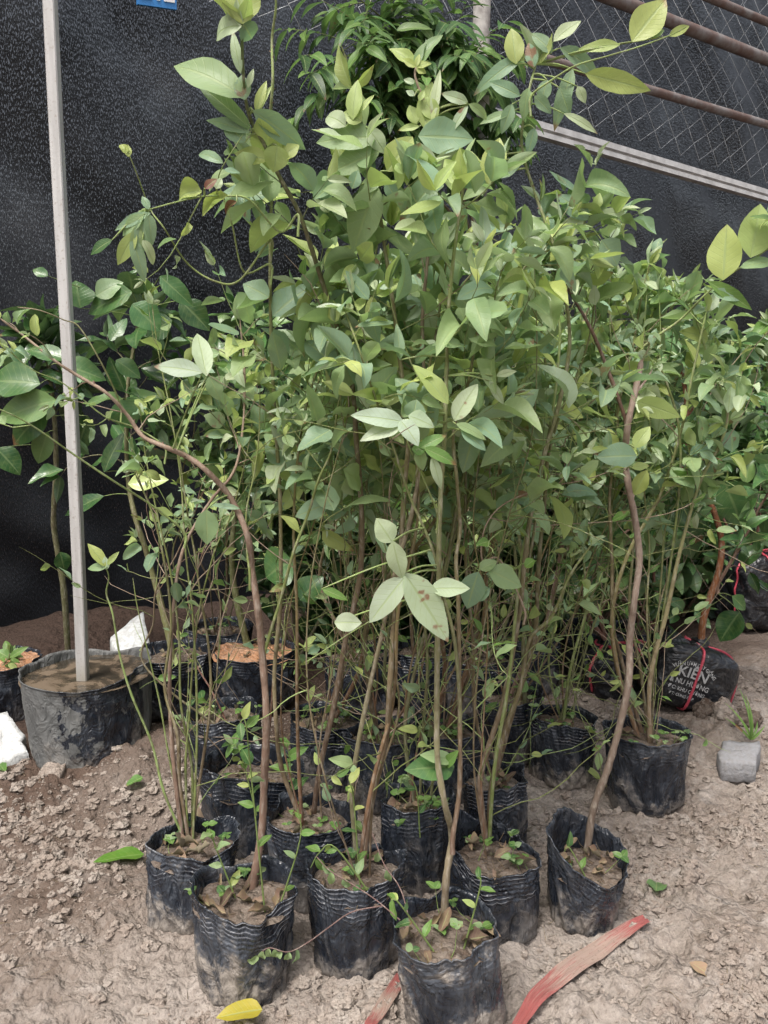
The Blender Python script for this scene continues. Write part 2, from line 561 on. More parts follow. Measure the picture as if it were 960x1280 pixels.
ms = m.n('ShaderNodeMixShader'); m.t.links.new(m.math('MULTIPLY', hole, .20), ms.inputs[0])
m.t.links.new(cl, ms.inputs[1]); m.t.links.new(tp.outputs[0], ms.inputs[2])
M_NET = m.surf(ms.outputs[0])

# ------------------------------------------------------------------ ground
MOUNDS = []   # x, y, radius, height


def mound(px, py, r, h, z=0.0):
    p = onz(px, py, z); MOUNDS.append((p.x, p.y, r, h))


mound(215, 960, .20, .085)
mound(150, 985, .16, .030)
mound(40, 1000, .22, .03)
mound(890, 925, .14, .035)
mound(930, 860, .30, .05)
mound(250, 870, .25, .08)
mound(120, 790, .5, .06)
mound(420, 860, .3, .03)

WX, WY, WD = -1.60, 2.96, Vector((1.3, 1.0, 0)).normalized()   # net wall foot line


def gh(x, y):
    x = np.asarray(x, float); y = np.asarray(y, float)
    near = np.clip(1.6 - 0.28 * y, .45, 1.0)
    h = 0.050 * fbm(x * 1.6, y * 1.6, 3, 3) + 0.030 * fbm(x * 6, y * 6, 9, 3) * near
    cl = vn(x * 16, y * 16, 21) * vn(x * 5, y * 5, 5)
    lump_ = np.abs(fbm(x * 22, y * 22, 61, 3)) * np.clip(.25 + 1.6 * fbm(x * 3.3, y * 3.3, 66, 3), 0, 1)
    h = h + .060 * np.abs(cl) * near + .036 * lump_ * near + 0.013 * fbm(x * 48, y * 48, 31, 3) * near
    for mx, my, r, hh in MOUNDS:
        h = h + hh * np.exp(-((x - mx) ** 2 + (y - my) ** 2) / (r * r * .6)) * (1 + .5 * fbm(x * 12, y * 12, 41, 3))
    # bank under the net
    dist = (x - WX) * WD.y - (y - WY) * WD.x      # >0 on camera side
    h = h + .02 * np.exp(-dist ** 2 / .08)
    far = np.clip((np.hypot(x, y - 2) - 9) / 10, 0, 1)
    h = h * (1 - far)
    return h - .004


def spaced(lo, hi, step, ends, k):
    core = list(np.arange(lo, hi + 1e-6, step))
    a = lo; s_ = step; L = []
    while a > -ends:
        s_ *= k; a -= s_; L.append(a)
    b = hi; s_ = step; Rr = []
    while b < ends:
        s_ *= k; b += s_; Rr.append(b)
    return np.array(L[::-1] + core + Rr)


gx = spaced(-1.15, 1.3, .0065, 220, 1.09)
gy = spaced(.85, 3.3, .0075, 220, 1.06)
GX, GY = np.meshgrid(gx, gy)
g = MB()
g.add(np.stack([GX, GY, gh(GX, GY)], -1), grid_faces(len(gy), len(gx)))
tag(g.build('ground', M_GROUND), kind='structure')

# ------------------------------------------------------------------ net wall


def wall(u, v, off=0.0):
    """u metres along the wall from its left reference, v height, off towards the camera side"""
    p = Vector((WX, WY, 0)) + WD * u
    n_ = Vector((WD.y, -WD.x, 0))
    return p + n_ * off + Vector((0, 0, v))


def wall_u(px, v):
    """u and height where the pixel column px meets the wall"""
    k = (px - 480) / F_PX
    # x = WX + WD.x u ; depth along axis = y cos p + (Hc - v) sin p
    lo, hi = -3.0, 14.0
    for _ in range(60):
        mid_ = (lo + hi) / 2
        p = wall(mid_, v)
        dz = p.y * math.cos(PITCH) + (H_CAM - v) * math.sin(PITCH)
        if p.x / dz < k: lo = mid_
        else: hi = mid_
    return lo


def wall_pt(px, py, off=0.0):
    d = ray(px, py)
    n_ = Vector((WD.y, -WD.x, 0))
    o_ = Vector((0, 0, H_CAM))
    q = wall(0, 0, off)
    t = (q - o_).dot(n_) / d.dot(n_)
    return o_ + d * t


us = np.arange(-5, 13, .035); vs = np.arange(-.15, 6.6, .045)
U, Vv = np.meshgrid(us, vs)
fold = .07 * (.3 - np.abs(fbm(U * 1.3 - Vv * .9, Vv * 1.1 + U * .5, 88, 3))) + .17 * fbm(U * .9 + Vv * .6, Vv * .8, 51, 3) + .05 * fbm(U * 4 + Vv * 2.5, Vv * 1.5, 57, 3) + .05 * np.sin(U * 2.1 + .7 * np.sin(Vv * 2)) * np.clip(1 - Vv / 3, 0, 1)
n_ = np.array((WD.y, -WD.x, 0))
PN = np.array((WX, WY, 0)) + U[..., None] * np.array(WD) + (fold - .16)[..., None] * n_ + Vv[..., None] * np.array((0, 0, 1))
nb = MB()
nb.add(PN, grid_faces(len(vs), len(us)), np.stack([U, Vv, U * 0], -1))
net = nb.build('shade_net', M_NET)
tag(net, 'large black shade net hung as a wall behind all the plants', 'shade net')

# chicken wire in front of the upper net
wb = MB()
cw, chh = .115, .19
u0, u1, v0, v1 = -.3, 7.5, 2.62, 5.2
nu = int((u1 - u0) / cw); nv = int((v1 - v0) / chh)
for i in range(nu):
    P = []
    for j in range(nv * 2 + 1):
        P.append(wall(u0 + (i + ((j + i) % 2) * .97) * cw + random.gauss(0, .004) + .10 * math.sin(j * .35) + .06 * (j * chh / 2), v0 + j * chh / 2 + random.gauss(0, .003), .03))
    tube(wb, P, .0014, .0014, 3, knob=0)
tag(wb.build('wire_mesh', M_WIRE), 'diamond wire mesh stretched over the upper net above the silver rail', 'wire mesh')


def beam(name, mat, a, b, prof, label, cat, group=None):
    """extrude a profile (list of (across, up)) from a to b"""
    d = (b - a).normalized(); n0 = Vector((WD.y, -WD.x, 0)); up = n0.cross(d) * -1
    if up.z < 0: up = -up
    mb = MB()
    V = []
    k = len(prof); N = 14
    for i in range(N + 1):
        c0 = a.lerp(b, i / N)
        for (q, r_) in prof: V.append(c0 + n0 * q + up * r_)
    mb.add([tuple(v) for v in V], grid_faces(N + 1, k, True))
    mb.f.append(np.array([list(range(k))])); mb.f.append(np.array([[N * k + j for j in range(k)]]))
    return mb.build(name, mat, smooth=False)


a = wall_pt(596, 142, .09); b = wall_pt(960, 247, .09); b = a + (b - a) * 1.5
prof = [(-.02, -.035), (.03, -.035), (.03, -.008), (.012, -.004), (.012, .004), (.034, .008), (.034, .042), (-.02, .046)]
tag(beam('metal_rail', M_STEEL, a, b, prof, '', ''), 'silver channel shaped metal rail clamping the net below the wire mesh', 'rail')
circ = [(math.cos(t) * .034, math.sin(t) * .034) for t in np.arange(12) / 12 * 2 * PI]
for (p1, p2, sc, lab) in (((640, 62), (960, 156), .8, 'rusty pipe just above the silver rail, lowest of the three pipes'),
                          ((735, -14), (960, 75), 1.15, 'dark red rusty pipe slanting across the upper right net, middle of three'),
                          ((850, -18), (960, 28), .8, 'grey brown pipe crossing the top right corner of the net')):
    a = wall_pt(*p1, .12); b = wall_pt(*p2, .12); b = a + (b - a) * 1.6
    o = beam('pipe', M_RUST, a, b, [(q * sc, r_ * sc) for q, r_ in circ], '', '')
    for pl in o.data.polygons: pl.use_smooth = True
    tag(o, lab, 'pipe', 'pipes over the upper net')
# weathered post
pm = MB()
a = wall_pt(597, 330, .16); a.z = -.1
P = [Vector((a.x + random.gauss(0, .006), a.y, -.1 + i * .4)) for i in range(15)]
tube(pm, P, .048, .042, 12, knob=.04)
tag(pm.build('wooden_post', M_POST), 'weathered grey post holding up the net behind the leafy vine', 'post')

# blue sign with the foot of its white lettering
c0 = wall_pt(172, 5, .14); c1 = wall_pt(221, 12, .14)
rt = (c1 - c0).normalized(); upv = Vector((0, 0, 1)); sn = Vector((WD.y, -WD.x, 0))
sg = empty('sign', wall_pt(196, 0, .10), 'blue sign board with white lettering hung high on the net', 'sign')
sb = MB()
wS = (c1 - c0).length; hS = .30
def box(mb, o_, ax, ay, az, bev=0.0):
    V = []
    for k in (0, 1):
        for (i, j) in ((0, 0), (1, 0), (1, 1), (0, 1)):
            V.append(tuple(o_ + ax * i + ay * j + az * k))
    mb.add(V, [(3, 2, 1, 0), (4, 5, 6, 7), (0, 1, 5, 4), (1, 2, 6, 5), (2, 3, 7, 6), (3, 0, 4, 7)])
box(sb, c0 - rt * .0, rt * wS, upv * hS, sn * -.012)
sb.build('panel', M_SIGN, sg, smooth=False)
lt = MB()
for (u_, w_, h_) in ((.075, .05, .012), (.145, .014, .12), (.175, .045, .012)):
    box(lt, c0 + rt * (wS * .32 + u_ - .12) + upv * .022 + sn * .002, rt * w_, upv * h_, sn * .002)
lt.build('lettering', M_WHITE, sg, smooth=False)

# ------------------------------------------------------------------ plant palettes (tint, linear)
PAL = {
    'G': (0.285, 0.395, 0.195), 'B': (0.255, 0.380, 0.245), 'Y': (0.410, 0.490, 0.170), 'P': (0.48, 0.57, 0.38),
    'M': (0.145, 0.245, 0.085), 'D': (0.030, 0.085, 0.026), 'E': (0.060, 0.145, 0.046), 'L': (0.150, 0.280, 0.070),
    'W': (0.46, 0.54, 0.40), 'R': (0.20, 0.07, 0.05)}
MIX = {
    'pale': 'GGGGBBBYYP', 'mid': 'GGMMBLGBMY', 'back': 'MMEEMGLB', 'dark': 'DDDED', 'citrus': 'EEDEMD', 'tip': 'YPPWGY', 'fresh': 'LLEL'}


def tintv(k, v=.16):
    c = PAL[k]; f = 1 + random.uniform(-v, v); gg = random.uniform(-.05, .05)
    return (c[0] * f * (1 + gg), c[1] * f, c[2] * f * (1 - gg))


BROWN = (0.170, 0.105, 0.078); RED = (0.20, 0.085, 0.058); GREEN = (0.155, 0.185, 0.060); OLIVE = (0.15, 0.145, 0.075); TAN = (0.30, 0.225, 0.165)
YGREEN = (0.24, 0.32, 0.11); DKBR = (0.09, 0.06, 0.045)


def path_len(P): return sum((P[i + 1] - P[i]).length for i in range(len(P) - 1))


def point_on(P, f):
    x = f * (len(P) - 1); i = min(int(x), len(P) - 2)
    return P[i].lerp(P[i + 1], x - i), (P[i + 1] - P[i]).normalized()


def twig(sm, fm, p, d, L, kind, size, n_leaf, col, r=.0016, droop=0.0, sub=0.25):
    """thin shoot with alternate leaves and a small tuft at the end"""
    K = max(4, int(L / .025))
    P = [p.copy()]; dd = d.copy()
    for i in range(K):
        dd = (dd + rv() * .13 + Vector((0, 0, .10 - droop))).normalized()
        P.append(P[-1] + dd * (L / K))
    tube(sm, P, r, r * .45, 5, col, .05)
    ph_ = random.random() * 6.28
    for i in range(n_leaf):
        f = .22 + .78 * (i + random.random() * .5) / n_leaf
        q, t = point_on(P, min(f, .999))
        ph_ += 2.4 + random.gauss(0, .3)
        a_ = t.orthogonal().normalized(); b_ = t.cross(a_)
        rad = a_ * math.cos(ph_) + b_ * math.sin(ph_)
        ld = (rad * 1.0 + t * random.uniform(.2, .8) + Vector((0, 0, random.uniform(-.35, .25)))).normalized()
        nn = (Vector((0, -.25, 1)) + rv() * .42)
        LL = size * random.uniform(.7, 1.25) * (1 - .3 * f)
        pet = q + ld * .006
        k = random.choice(MIX[kind])
        leaf(fm, pet, ld, nn, LL, LL * random.uniform(.46, .66), tintv(k), random.uniform(-.2, .9), random.uniform(.05, .55), random.uniform(0, .16), random.uniform(.62, 1.0), random.choice([0, 0, 0, .9, 1.5]))
    # end tuft
    e, t = P[-1], (P[-1] - P[-2]).normalized()
    if n_leaf > 2:
        for i in range(random.randint(2, 4)):
            ld = (t + rv() * .45).normalized()
            LL = size * random.uniform(.3, .6)
            leaf(fm, e, ld, rv() + Vector((0, 0, .8)), LL, LL * .42, tintv(random.choice(MIX['tip'] if kind in ('pale', 'mid') else MIX[kind])), random.uniform(0, .5), .5, .05)
    if sub and random.random() < sub and L > .12:
        q, t = point_on(P, random.uniform(.3, .7))
        twig(sm, fm, q, (t + rv() * .6).normalized(), L * .55, kind, size * .85, max(2, n_leaf // 2), col, r * .7, droop, 0)


SOIL = {}


def stem(plant, pts, Yt, r0, r1=None, base_z=None, Yb=None, leaf0=.45, twigs=10, kind='pale', size=.07, c0=BROWN, c1=GREEN,
         tl=(.10, .26), bare=0, nl=7, hero=(), droop=0.0, top=1.0, base_pt=None, wig=.01, name='stem'):
    """one stem (a mesh of its own) with its twigs and, as its child, its foliage.  pts: photo pixels from the base up"""
    if base_pt is not None: B = base_pt
    elif Yb is not None: B = at(pts[0][0], pts[0][1], Yb)
    else:
        B = onz(pts[0][0], pts[0][1], base_z)
        cc_, r_ = SOIL.get(plant.name, (B, 1))          # the stem grows out of the soil of its own bag
        dv = Vector((B.x - cc_.x, B.y - cc_.y, 0))
        if dv.length > r_ * .5: B = cc_ + dv.normalized() * r_ * .5
    ys = [p[1] for p in pts]; span = max(1, ys[0] - min(ys))
    tot = sum(math.hypot(pts[i + 1][0] - pts[i][0], pts[i + 1][1] - pts[i][1]) for i in range(len(pts) - 1)); acc = 0
    P = [B]
    for i in range(1, len(pts)):
        acc += math.hypot(pts[i][0] - pts[i - 1][0], pts[i][1] - pts[i - 1][1])
        f = acc / tot
        P.append(at(pts[i][0], pts[i][1], B.y + (Yt - B.y) * f + random.gauss(0, wig)))
    P = [B - Vector((0, 0, .03))] + P
    C = catmull(P, 6)
    sm = MB(); fm = MB()
    r1 = r0 * .35 if r1 is None else r1
    tube(sm, C, r0, r1, 8, c0, .10, c1)
    # node scars
    for k in range(int(path_len(C) / .06)):
        q, t = point_on(C, random.uniform(.05, .9))
        a_ = t.orthogonal().normalized(); b_ = t.cross(a_); an = random.random() * 6.28
        rr = r0 * .5
        d_ = (a_ * math.cos(an) + b_ * math.sin(an)) + t * .5
        tube(sm, [q, q + d_ * rr * 1.6], rr * .7, rr * .35, 5, c0, .1)
    for i in range(twigs):
        f = leaf0 + (top - leaf0) * (i + random.random()) / twigs
        q, t = point_on(C, min(f, .995))
        an = i * 2.4 + random.gauss(0, .4)
        a_ = t.orthogonal().normalized(); b_ = t.cross(a_)
        d_ = (a_ * math.cos(an) + b_ * math.sin(an)) * .8 + t * random.uniform(.35, .9)
        k = 1 - .60 * (f - leaf0) / max(.01, 1 - leaf0)
        twig(sm, fm, q, d_.normalized(), random.uniform(*tl) * k, kind, size, max(3, int(nl * random.uniform(.6, 1.2))), c1, max(.0011, r1 * .6), droop + random.choice([0, 0, .06, .16, .24]))
    # leaves directly on the top of the stem
    if twigs:
        e, t = C[-1], (C[-1] - C[-2]).normalized()
        for i in range(4):
            LL = size * random.uniform(.45, .8)
            leaf(fm, e, (t + rv() * .5).normalized(), rv() + Vector((0, -.4, .8)), LL, LL * .45, tintv(random.choice(MIX['tip'] if kind != 'dark' else 'E')), .3, .4)
    for i in range(int(bare * 1.7)):
        f = random.uniform(.12, .8)
        q, t = point_on(C, f)
        d_ = (t * .7 + rv() * .75).normalized()
        tw = MB()
        K = 9; Q = [q]; L = random.uniform(.15, .38)
        for j in range(K):
            d_ = (d_ + rv() * .13 + Vector((0, 0, .02))).normalized(); Q.append(Q[-1] + d_ * L / K)
        tube(sm, Q, .0013, .0006, 4, random.choice([YGREEN, GREEN, GREEN, TAN]), .05)
        if random.random() < .6:
            for j in range(random.randint(1, 3)):
                q2, t2 = point_on(Q, random.uniform(.3, .99))
                LL = random.uniform(.018, .045)
                leaf(fm, q2, (t2 + rv() * .7).normalized(), rv() + Vector((0, -.5, .8)), LL, LL * .5, tintv(random.choice('GLBY')), .2, .3)
    for h_ in hero:
        hero_leaf(fm, sm, C, *h_)
    o = sm.build(name, M_BARK, plant)
    if fm.n:
        fm.build('foliage', M_GLOSS if kind in ('dark', 'citrus') else M_LEAF, o)
    return C


def hero_leaf(fm, sm, C, bx, by, tx, ty, wpx, k, dz=0.0, Y=None, bend=.25, curl=0.0, twig_to=True):
    """a leaf seen clearly in the photo: base pixel, tip pixel, width in pixels"""
    # depth: that of the nearest point on the stem in the picture
    best = None
    for p in C:
        d = p - Vector((0, 0, H_CAM)); z = d.dot(FW)
        x = 480 + F_PX * d.x / z; y = 640 - F_PX * d.dot(UP) / z
        e = (x - bx) ** 2 + (y - by) ** 2
        if best is None or e < best[0]: best = (e, p)
    Y0 = best[1].y - .01 if Y is None else Y
    b = at(bx, by, Y0); t = at(tx, ty, Y0 + dz)
    W = wpx / F_PX * Y0 * 1.05
    d = t - b
    nn = (Vector((0, 0, H_CAM)) - b).normalized() * 1.1 + Vector((0, 0, .55)) + rv() * .16
    leaf(fm, b, d, nn, d.length * 1.04, W, tintv(k, .08), bend, .22, .05, .82, curl)
    if twig_to and best[0] > 30:
        q = best[1]
        mid_ = q.lerp(b, .5) + Vector((0, 0, .004))
        tube(sm, catmull([q, mid_, b], 4), .0016, .0011, 5, YGREEN, .03)


# ------------------------------------------------------------------ bags


def make_bag(plant, cx, cy, rt_, rb, h, lean=(0, 0), rim=(), soil_d=.035, mud=.8, mat=None, soil=None, seed=0, name='grow_bag', z0=None, square=0.0, soil_z=None, ribs=True):
    """thin walled plastic bag; rim = list of (amplitude, harmonic, phase) ; returns soil height function"""
    rs = np.random.default_rng(seed + 100)
    NA = 112
    A = np.arange(NA) / NA * 2 * PI
    z0 = float(gh(cx, cy)) - .012 if z0 is None else z0
    rimh = h + sum(a_ * np.cos(k * (A - R(p_))) for a_, k, p_ in rim) + .010 * np.array([fbm(np.cos(a_) * 1.8 + seed, np.sin(a_) * 1.8, 71, 3) for a_ in A])
    lv = np.concatenate([np.linspace(0, .08, 5), np.linspace(.11, .62, 15), np.linspace(.635, 1.0, 40)])
    o1, o2, o3 = rs.random(3) * 6.28
    crum = 1.0 if ribs else .4
    tucks = [(rs.random() * 6.28, rs.uniform(.16, .42), rs.uniform(.004, .022)) for _ in range(3)] if ribs else []
    ribk = rs.uniform(.25, 1.0)
    lean = (lean[0] + rs.normal(0, .005), lean[1] + rs.normal(0, .004))
    for ta, tw_, tm in tucks:
        rimh = rimh - tm * .6 * np.exp(-(np.abs((A - ta + PI) % (2 * PI) - PI) / tw_) ** 2)
    rows = []; ST = []; TT = []

    def surf(t, A_, inner=0.0):
        z = t * rimh
        r = rb + (rt_ - rb) * t
        r = r * (1 - (.20 + .07 * np.sin(5 * A_ + o1) + .05 * np.sin(9 * A_ + o2)) * np.clip(1 - t / .10, 0, 1) ** 2)
        r = r * (1 + .06 * np.cos(2 * A_ + o1) + .04 * np.cos(3 * A_ + o2) * t + square * .06 * np.cos(4 * A_ + o3))
        fo = np.array([fbm(a0 * 3.2 + seed * 3, t * 2.0 + seed, 77, 3) for a0 in np.minimum(A_, 2 * PI - A_)])
        fo2 = np.array([fbm(np.cos(a0) * 2.1 + seed, np.sin(a0) * 2.1 + t * 1.4, 79, 3) for a0 in A_])
        cr = fbm(np.cos(A_) * 3.1 + seed + t * 2.3, np.sin(A_) * 3.1 - t * 1.7, 83, 3)
        r = r + .019 * (.22 - np.abs(cr)) * crum
        for ta, tw_, tm in tucks:
            dA = np.abs((A_ - ta + PI) % (2 * PI) - PI)
            r = r - tm * np.exp(-(dA / tw_) ** 2) * np.clip((t - .62) / .38, 0, 1) ** 1.5
            r = r + tm * .35 * np.exp(-((dA - tw_ * 1.5) / (tw_ * .5)) ** 2) * np.clip((t - .55) / .45, 0, 1)
        r = r + .010 * fo2 * (.5 + .7 * (1 - t)) + .005 * fo * (1 - t)
        dep = rimh - z
        if ribs:
            wgt = np.clip((.066 - dep) / .02, 0, 1) * (dep > .004)
            r = r + wgt * .0008 * ribk * np.sin(2 * PI * dep / .0085 + .6 * np.cos(A_ + o3))
        r = r + .003 * (dep < .004) - inner
        lx = lean[0] * t; ly = lean[1] * t
        return np.stack([cx + lx + r * np.cos(A_), cy + ly + r * np.sin(A_), z0 + z], -1), z, dep

    for t in lv:
        v, z, dep = surf(t, A)
        rows.append(v); ST.append(np.stack([A / 2 / PI, z, np.full(NA, seed * .137 % 1)], -1))
        TT.append(np.stack([dep, np.full(NA, mud), dep * 0 + ribk, dep * 0 + 1], -1))
    for t in np.linspace(1.0, .55, 22):
        v, z, dep = surf(t, A, .0022)
        rows.append(v); ST.append(np.stack([A / 2 / PI, z + .3, np.full(NA, seed * .137 % 1)], -1))
        TT.append(np.stack([dep, np.full(NA, mud * .2), dep * 0, dep * 0 + 1], -1))
    mb = MB()
    mb.add(np.stack(rows), grid_faces(len(rows), NA, True), np.stack(ST), np.stack(TT).reshape(-1, 4))
    bag = mb.build(name, mat or M_BAG, plant)
    # soil
    sz = (rimh.min() - .012 if soil_z is None else soil_z) if soil_d is None else h - soil_d
    t0 = np.clip(sz / h, 0, 1)
    rr = rb + (rt_ - rb) * t0
    sb_ = MB()
    nr = 14
    rows = []
    for i in range(nr):
        q = i / (nr - 1)
        r = rr * .985 * q * (1 + .06 * np.cos(2 * A + o1) + .04 * np.cos(3 * A + o2) * t0 + square * .06 * np.cos(4 * A + o3))
        x_ = cx + lean[0] * t0 + r * np.cos(A); y_ = cy + lean[1] * t0 + r * np.sin(A)
        zz = z0 + sz + .012 * fbm(x_ * 30, y_ * 30, 90 + seed, 4) * (1.0) + .008 * (1 - q * q)
        rows.append(np.stack([x_, y_, zz], -1))
    sb_.add(np.stack(rows), grid_faces(nr, NA, True))
    so_ = sb_.build('soil', soil or M_SOIL, bag) if soil != 'none' else None
    c_ = Vector((cx + lean[0] * t0, cy + lean[1] * t0, z0 + sz))
    return bag, c_, rr


def dryleaf_mesh(mb, p, s, k=None):
    c = random.choice([(0.16, 0.10, 0.075), (0.22, 0.15, 0.115), (0.11, 0.07, 0.055), (0.26, 0.18, 0.13)]) if k is None else k
    d = Vector((random.gauss(0, 1), random.gauss(0, 1), random.uniform(-.1, .3))).normalized()
    leaf(mb, p, d, Vector((random.gauss(0, .4), random.gauss(0, .4), 1)), s, s * random.uniform(.4, .6), c, random.uniform(-.9, .9), .5, .3, .8, random.choice([0, 1.2, 2.2]))


def weeds(bag, c, r, n, seed, kind='fresh', hi=.05, tall=()):
    """little green weeds and leaf litter on the soil of a bag, as two parts"""
    wm = MB(); lm = MB()
    for i in range(n):
        a_ = random.random() * 6.28; q = math.sqrt(random.random()) * r * .9
        p = c + Vector((math.cos(a_) * q, math.sin(a_) * q, 0))
        h_ = random.uniform(.01, hi)
        e = p + Vector((random.gauss(0, .014), random.gauss(0, .014), h_))
        tube(wm, [p, p.lerp(e, .5) + rv() * .003, e], .0008, .0006, 4, YGREEN, 0)
        for k in range(random.randint(2, 5)):
            a2 = k * 2.1 + random.random()
            d = Vector((math.cos(a2), math.sin(a2), random.uniform(-.1, .5)))
            LL = random.uniform(.010, .020)
            leaf(wm, e, d, Vector((0, -.3, 1)) + rv() * .3, LL, LL * .8, tintv(random.choice('LLEG')), .2, .2, .05, .75)
    for t_ in tall:
        P = [at(x_, y_, c.y + t_[1]) for x_, y_ in t_[0]]
        P[0] = Vector((P[0].x, P[0].y, c.z))
        C = catmull(P, 5); tube(wm, C, .0016, .0009, 5, YGREEN, .05)
        for k in range(t_[2]):
            q, tt = point_on(C, .15 + .85 * k / t_[2])
            an = k * 2.5; a_ = tt.orthogonal().normalized(); b_ = tt.cross(a_)
            LL = t_[3] * random.uniform(.7, 1.2)
            leaf(wm, q, (a_ * math.cos(an) + b_ * math.sin(an) + tt * .5), Vector((0, -.6, 1)) + rv() * .3, LL, LL * .5, tintv(random.choice('LLGYE')), .3, .3)
    for i in range(9):
        a_ = random.random() * 6.28; q = math.sqrt(random.random()) * r * .85
        dryleaf_mesh(lm, c + Vector((math.cos(a_) * q, math.sin(a_) * q, .008 + random.random() * .008)), random.uniform(.02, .05))
    for i in range(26):
        a_ = random.random() * 6.28; q = math.sqrt(random.random()) * r * .9
        p = c + Vector((math.cos(a_) * q, math.sin(a_) * q, .006))
        d = Vector((random.gauss(0, 1), random.gauss(0, 1), random.uniform(0, .4))).normalized() * random.uniform(.01, .035)
        tube(lm, [p, p + d * .5 + rv() * .002, p + d], .0007, .0004, 3, (.2, .14, .09), 0)
    if wm.n: tag(wm.build('weed', M_LEAF, bag), kind='stuff')
    tag(lm.build('leaf_litter', M_DRY, bag), kind='stuff')


GROUP = 'young saplings in black nursery bags'


def sapling(label, px, pyb, wpx, h, rt_k=1.0, lean=(0, 0), rim=(), mud=.8, seed=0, soil_d=.035, soil=None, nweed=6, tall=(), square=0.0, cat='potted sapling', group=GROUP, mat=None, name='potted_sapling', soil_z=None):
    """bag whose front foot is at pixel (px, pyb) and which is wpx wide"""
    f = onz(px, pyb, 0)
    z = f.y * math.cos(PITCH) + H_CAM * math.sin(PITCH)
    rb = wpx / F_PX * z / 2 * 1.0
    cy = f.y + rb * .93; cx = f.x * (cy / f.y) * .5 + f.x * .5
    e = empty(name, (cx, cy, float(gh(cx, cy))), label, cat, group)
    bag, c_, rr = make_bag(e, cx, cy, rb * rt_k, rb, h, lean, rim, soil_d, mud, mat, soil, seed, square=square, soil_z=soil_z)
    SOIL[e.name] = (c_, rr)
    if nweed is not None: weeds(bag, c_, rr, nweed, seed, tall=tall)
    return e, c_, rr, bag


def px_y(p):
    d = p - Vector((0, 0, H_CAM)); z = d.dot(FW)
    return 480 + F_PX * d.x / z, 640 - F_PX * d.dot(UP) / z


def extra_stems(e, c_, rr, n, tips, Yt, **kw):
    """several stems fanning out of the same bag towards given tip pixels"""
    for i in range(n):
        tx, ty = tips[i % len(tips)]
        tx += random.gauss(0, 16); ty += 42 if ty < 345 else 10
        a_ = random.random() * 6.28; q = random.random() * rr * .45
        b = c_ + Vector((math.cos(a_) * q, math.sin(a_) * q, 0))
        bx, by = px_y(b)
        pts = [(bx, by)]
        k = 7; bow = random.gauss(0, 34); bow2 = random.gauss(0, 16)
        for j in range(1, k):
            f = j / k
            pts.append((bx + (tx - bx) * (f ** 1.15) + bow * math.sin(PI * f) + bow2 * math.sin(2 * PI * f) + random.gauss(0, 6), by + (ty - by) * f))
        pts.append((tx, ty))
        d = dict(r0=random.choice([.0020, .0026, .0034, .0046, .0066])); d.update(kw)
        if 'kind' not in kw or kw['kind'] in ('pale', 'mid'):
            d['c0'] = random.choice([d.get('c0', BROWN), BROWN, (.25, .150, .115), OLIVE, (.125, .072, .053), (.20, .088, .064), (.20, .088, .064)])
        if i % 3 == 2 and d.get('kind', 'pale') in ('pale', 'mid'): d['twigs'] = 2; d['bare'] = d.get('bare', 0) + 2
        stem(e, pts, Yt + random.gauss(0, .07), d.pop('r0'), base_pt=b, **d)


#PLANTS
# ================================================================== FRONT ROW
# A: bag at the left end of the front row, many thin stems
e, c, rr, bag = sapling('many stemmed sapling in the leftmost front bag, dry leaf hanging over its rim',
                        230, 1163, 92, .165, 1.12, (.02, .02), ((.008, 1, 60),), .9, 1, nweed=6, square=.6)
for (pts, Yt, r0, kw) in (
    ([(206, 1045), (222, 1000), (215, 930), (212, 850), (216, 770), (228, 690), (262, 628), (292, 590), (303, 540), (306, 470), (300, 400)], 1.60, .0052, dict(leaf0=.7, twigs=6, c0=BROWN, c1=TAN, size=.065)),
    ([(228, 1042), (225, 980), (222, 920), (206, 860), (214, 780), (205, 700), (190, 640), (168, 590)], 1.5, .0045, dict(leaf0=.6, twigs=3, size=.05, tl=(.06, .14))),
    ([(236, 1040), (240, 960), (226, 880), (224, 800), (214, 720), (196, 640), (182, 570), (176, 520)], 1.62, .0034, dict(leaf0=.6, twigs=2, size=.045, c0=GREEN, tl=(.06, .15), bare=3)),
    ([(238, 1040), (246, 930), (245, 840), (240, 760), (232, 690), (226, 600), (214, 520), (198, 440), (190, 380)], 1.7, .003, dict(leaf0=.6, twigs=3, size=.055, c0=GREEN, bare=4)),
    ([(222, 1046), (205, 990), (190, 930), (165, 870), (150, 820), (141, 768), (133, 742), (136, 722), (132, 708)], 1.42, .0030, dict(leaf0=.9, twigs=0, c0=YGREEN, c1=YGREEN, hero=(
        (132, 708, 112, 678, 16, 'Y'), (134, 708, 108, 709, 13, 'G'), (134, 706, 147, 690, 8, 'Y'), (133, 712, 131, 696, 10, 'P')))),
    ([(230, 1046), (214, 960), (200, 880), (186, 820), (172, 760), (166, 722)], 1.5, .0024, dict(leaf0=.9, twigs=0, c0=YGREEN, c1=GREEN)),
    ([(234, 1046), (252, 960), (262, 890), (262, 820), (250, 740), (243, 690), (234, 640), (222, 560), (205, 500)], 1.7, .0036, dict(leaf0=.6, twigs=3, c0=BROWN, size=.055, bare=5)),
    ([(226, 1044), (232, 960), (236, 900), (246, 780), (268, 690), (290, 640), (310, 560), (318, 500), (322, 440)], 1.66, .0028, dict(leaf0=.55, twigs=4, c0=GREEN, size=.065, bare=3)),
):
    stem(e, pts, Yt, r0, base_z=c.z, **kw)
hl = MB(); leaf(hl, onz(246, 1025, c.z) + Vector((0, 0, .035)), Vector((.18, -.35, -1)), Vector((0, -1, .3)), .075, .030, (.33, .24, .18), .3, .4, .1)
hl.build('dry_leaf', M_DRY, e)

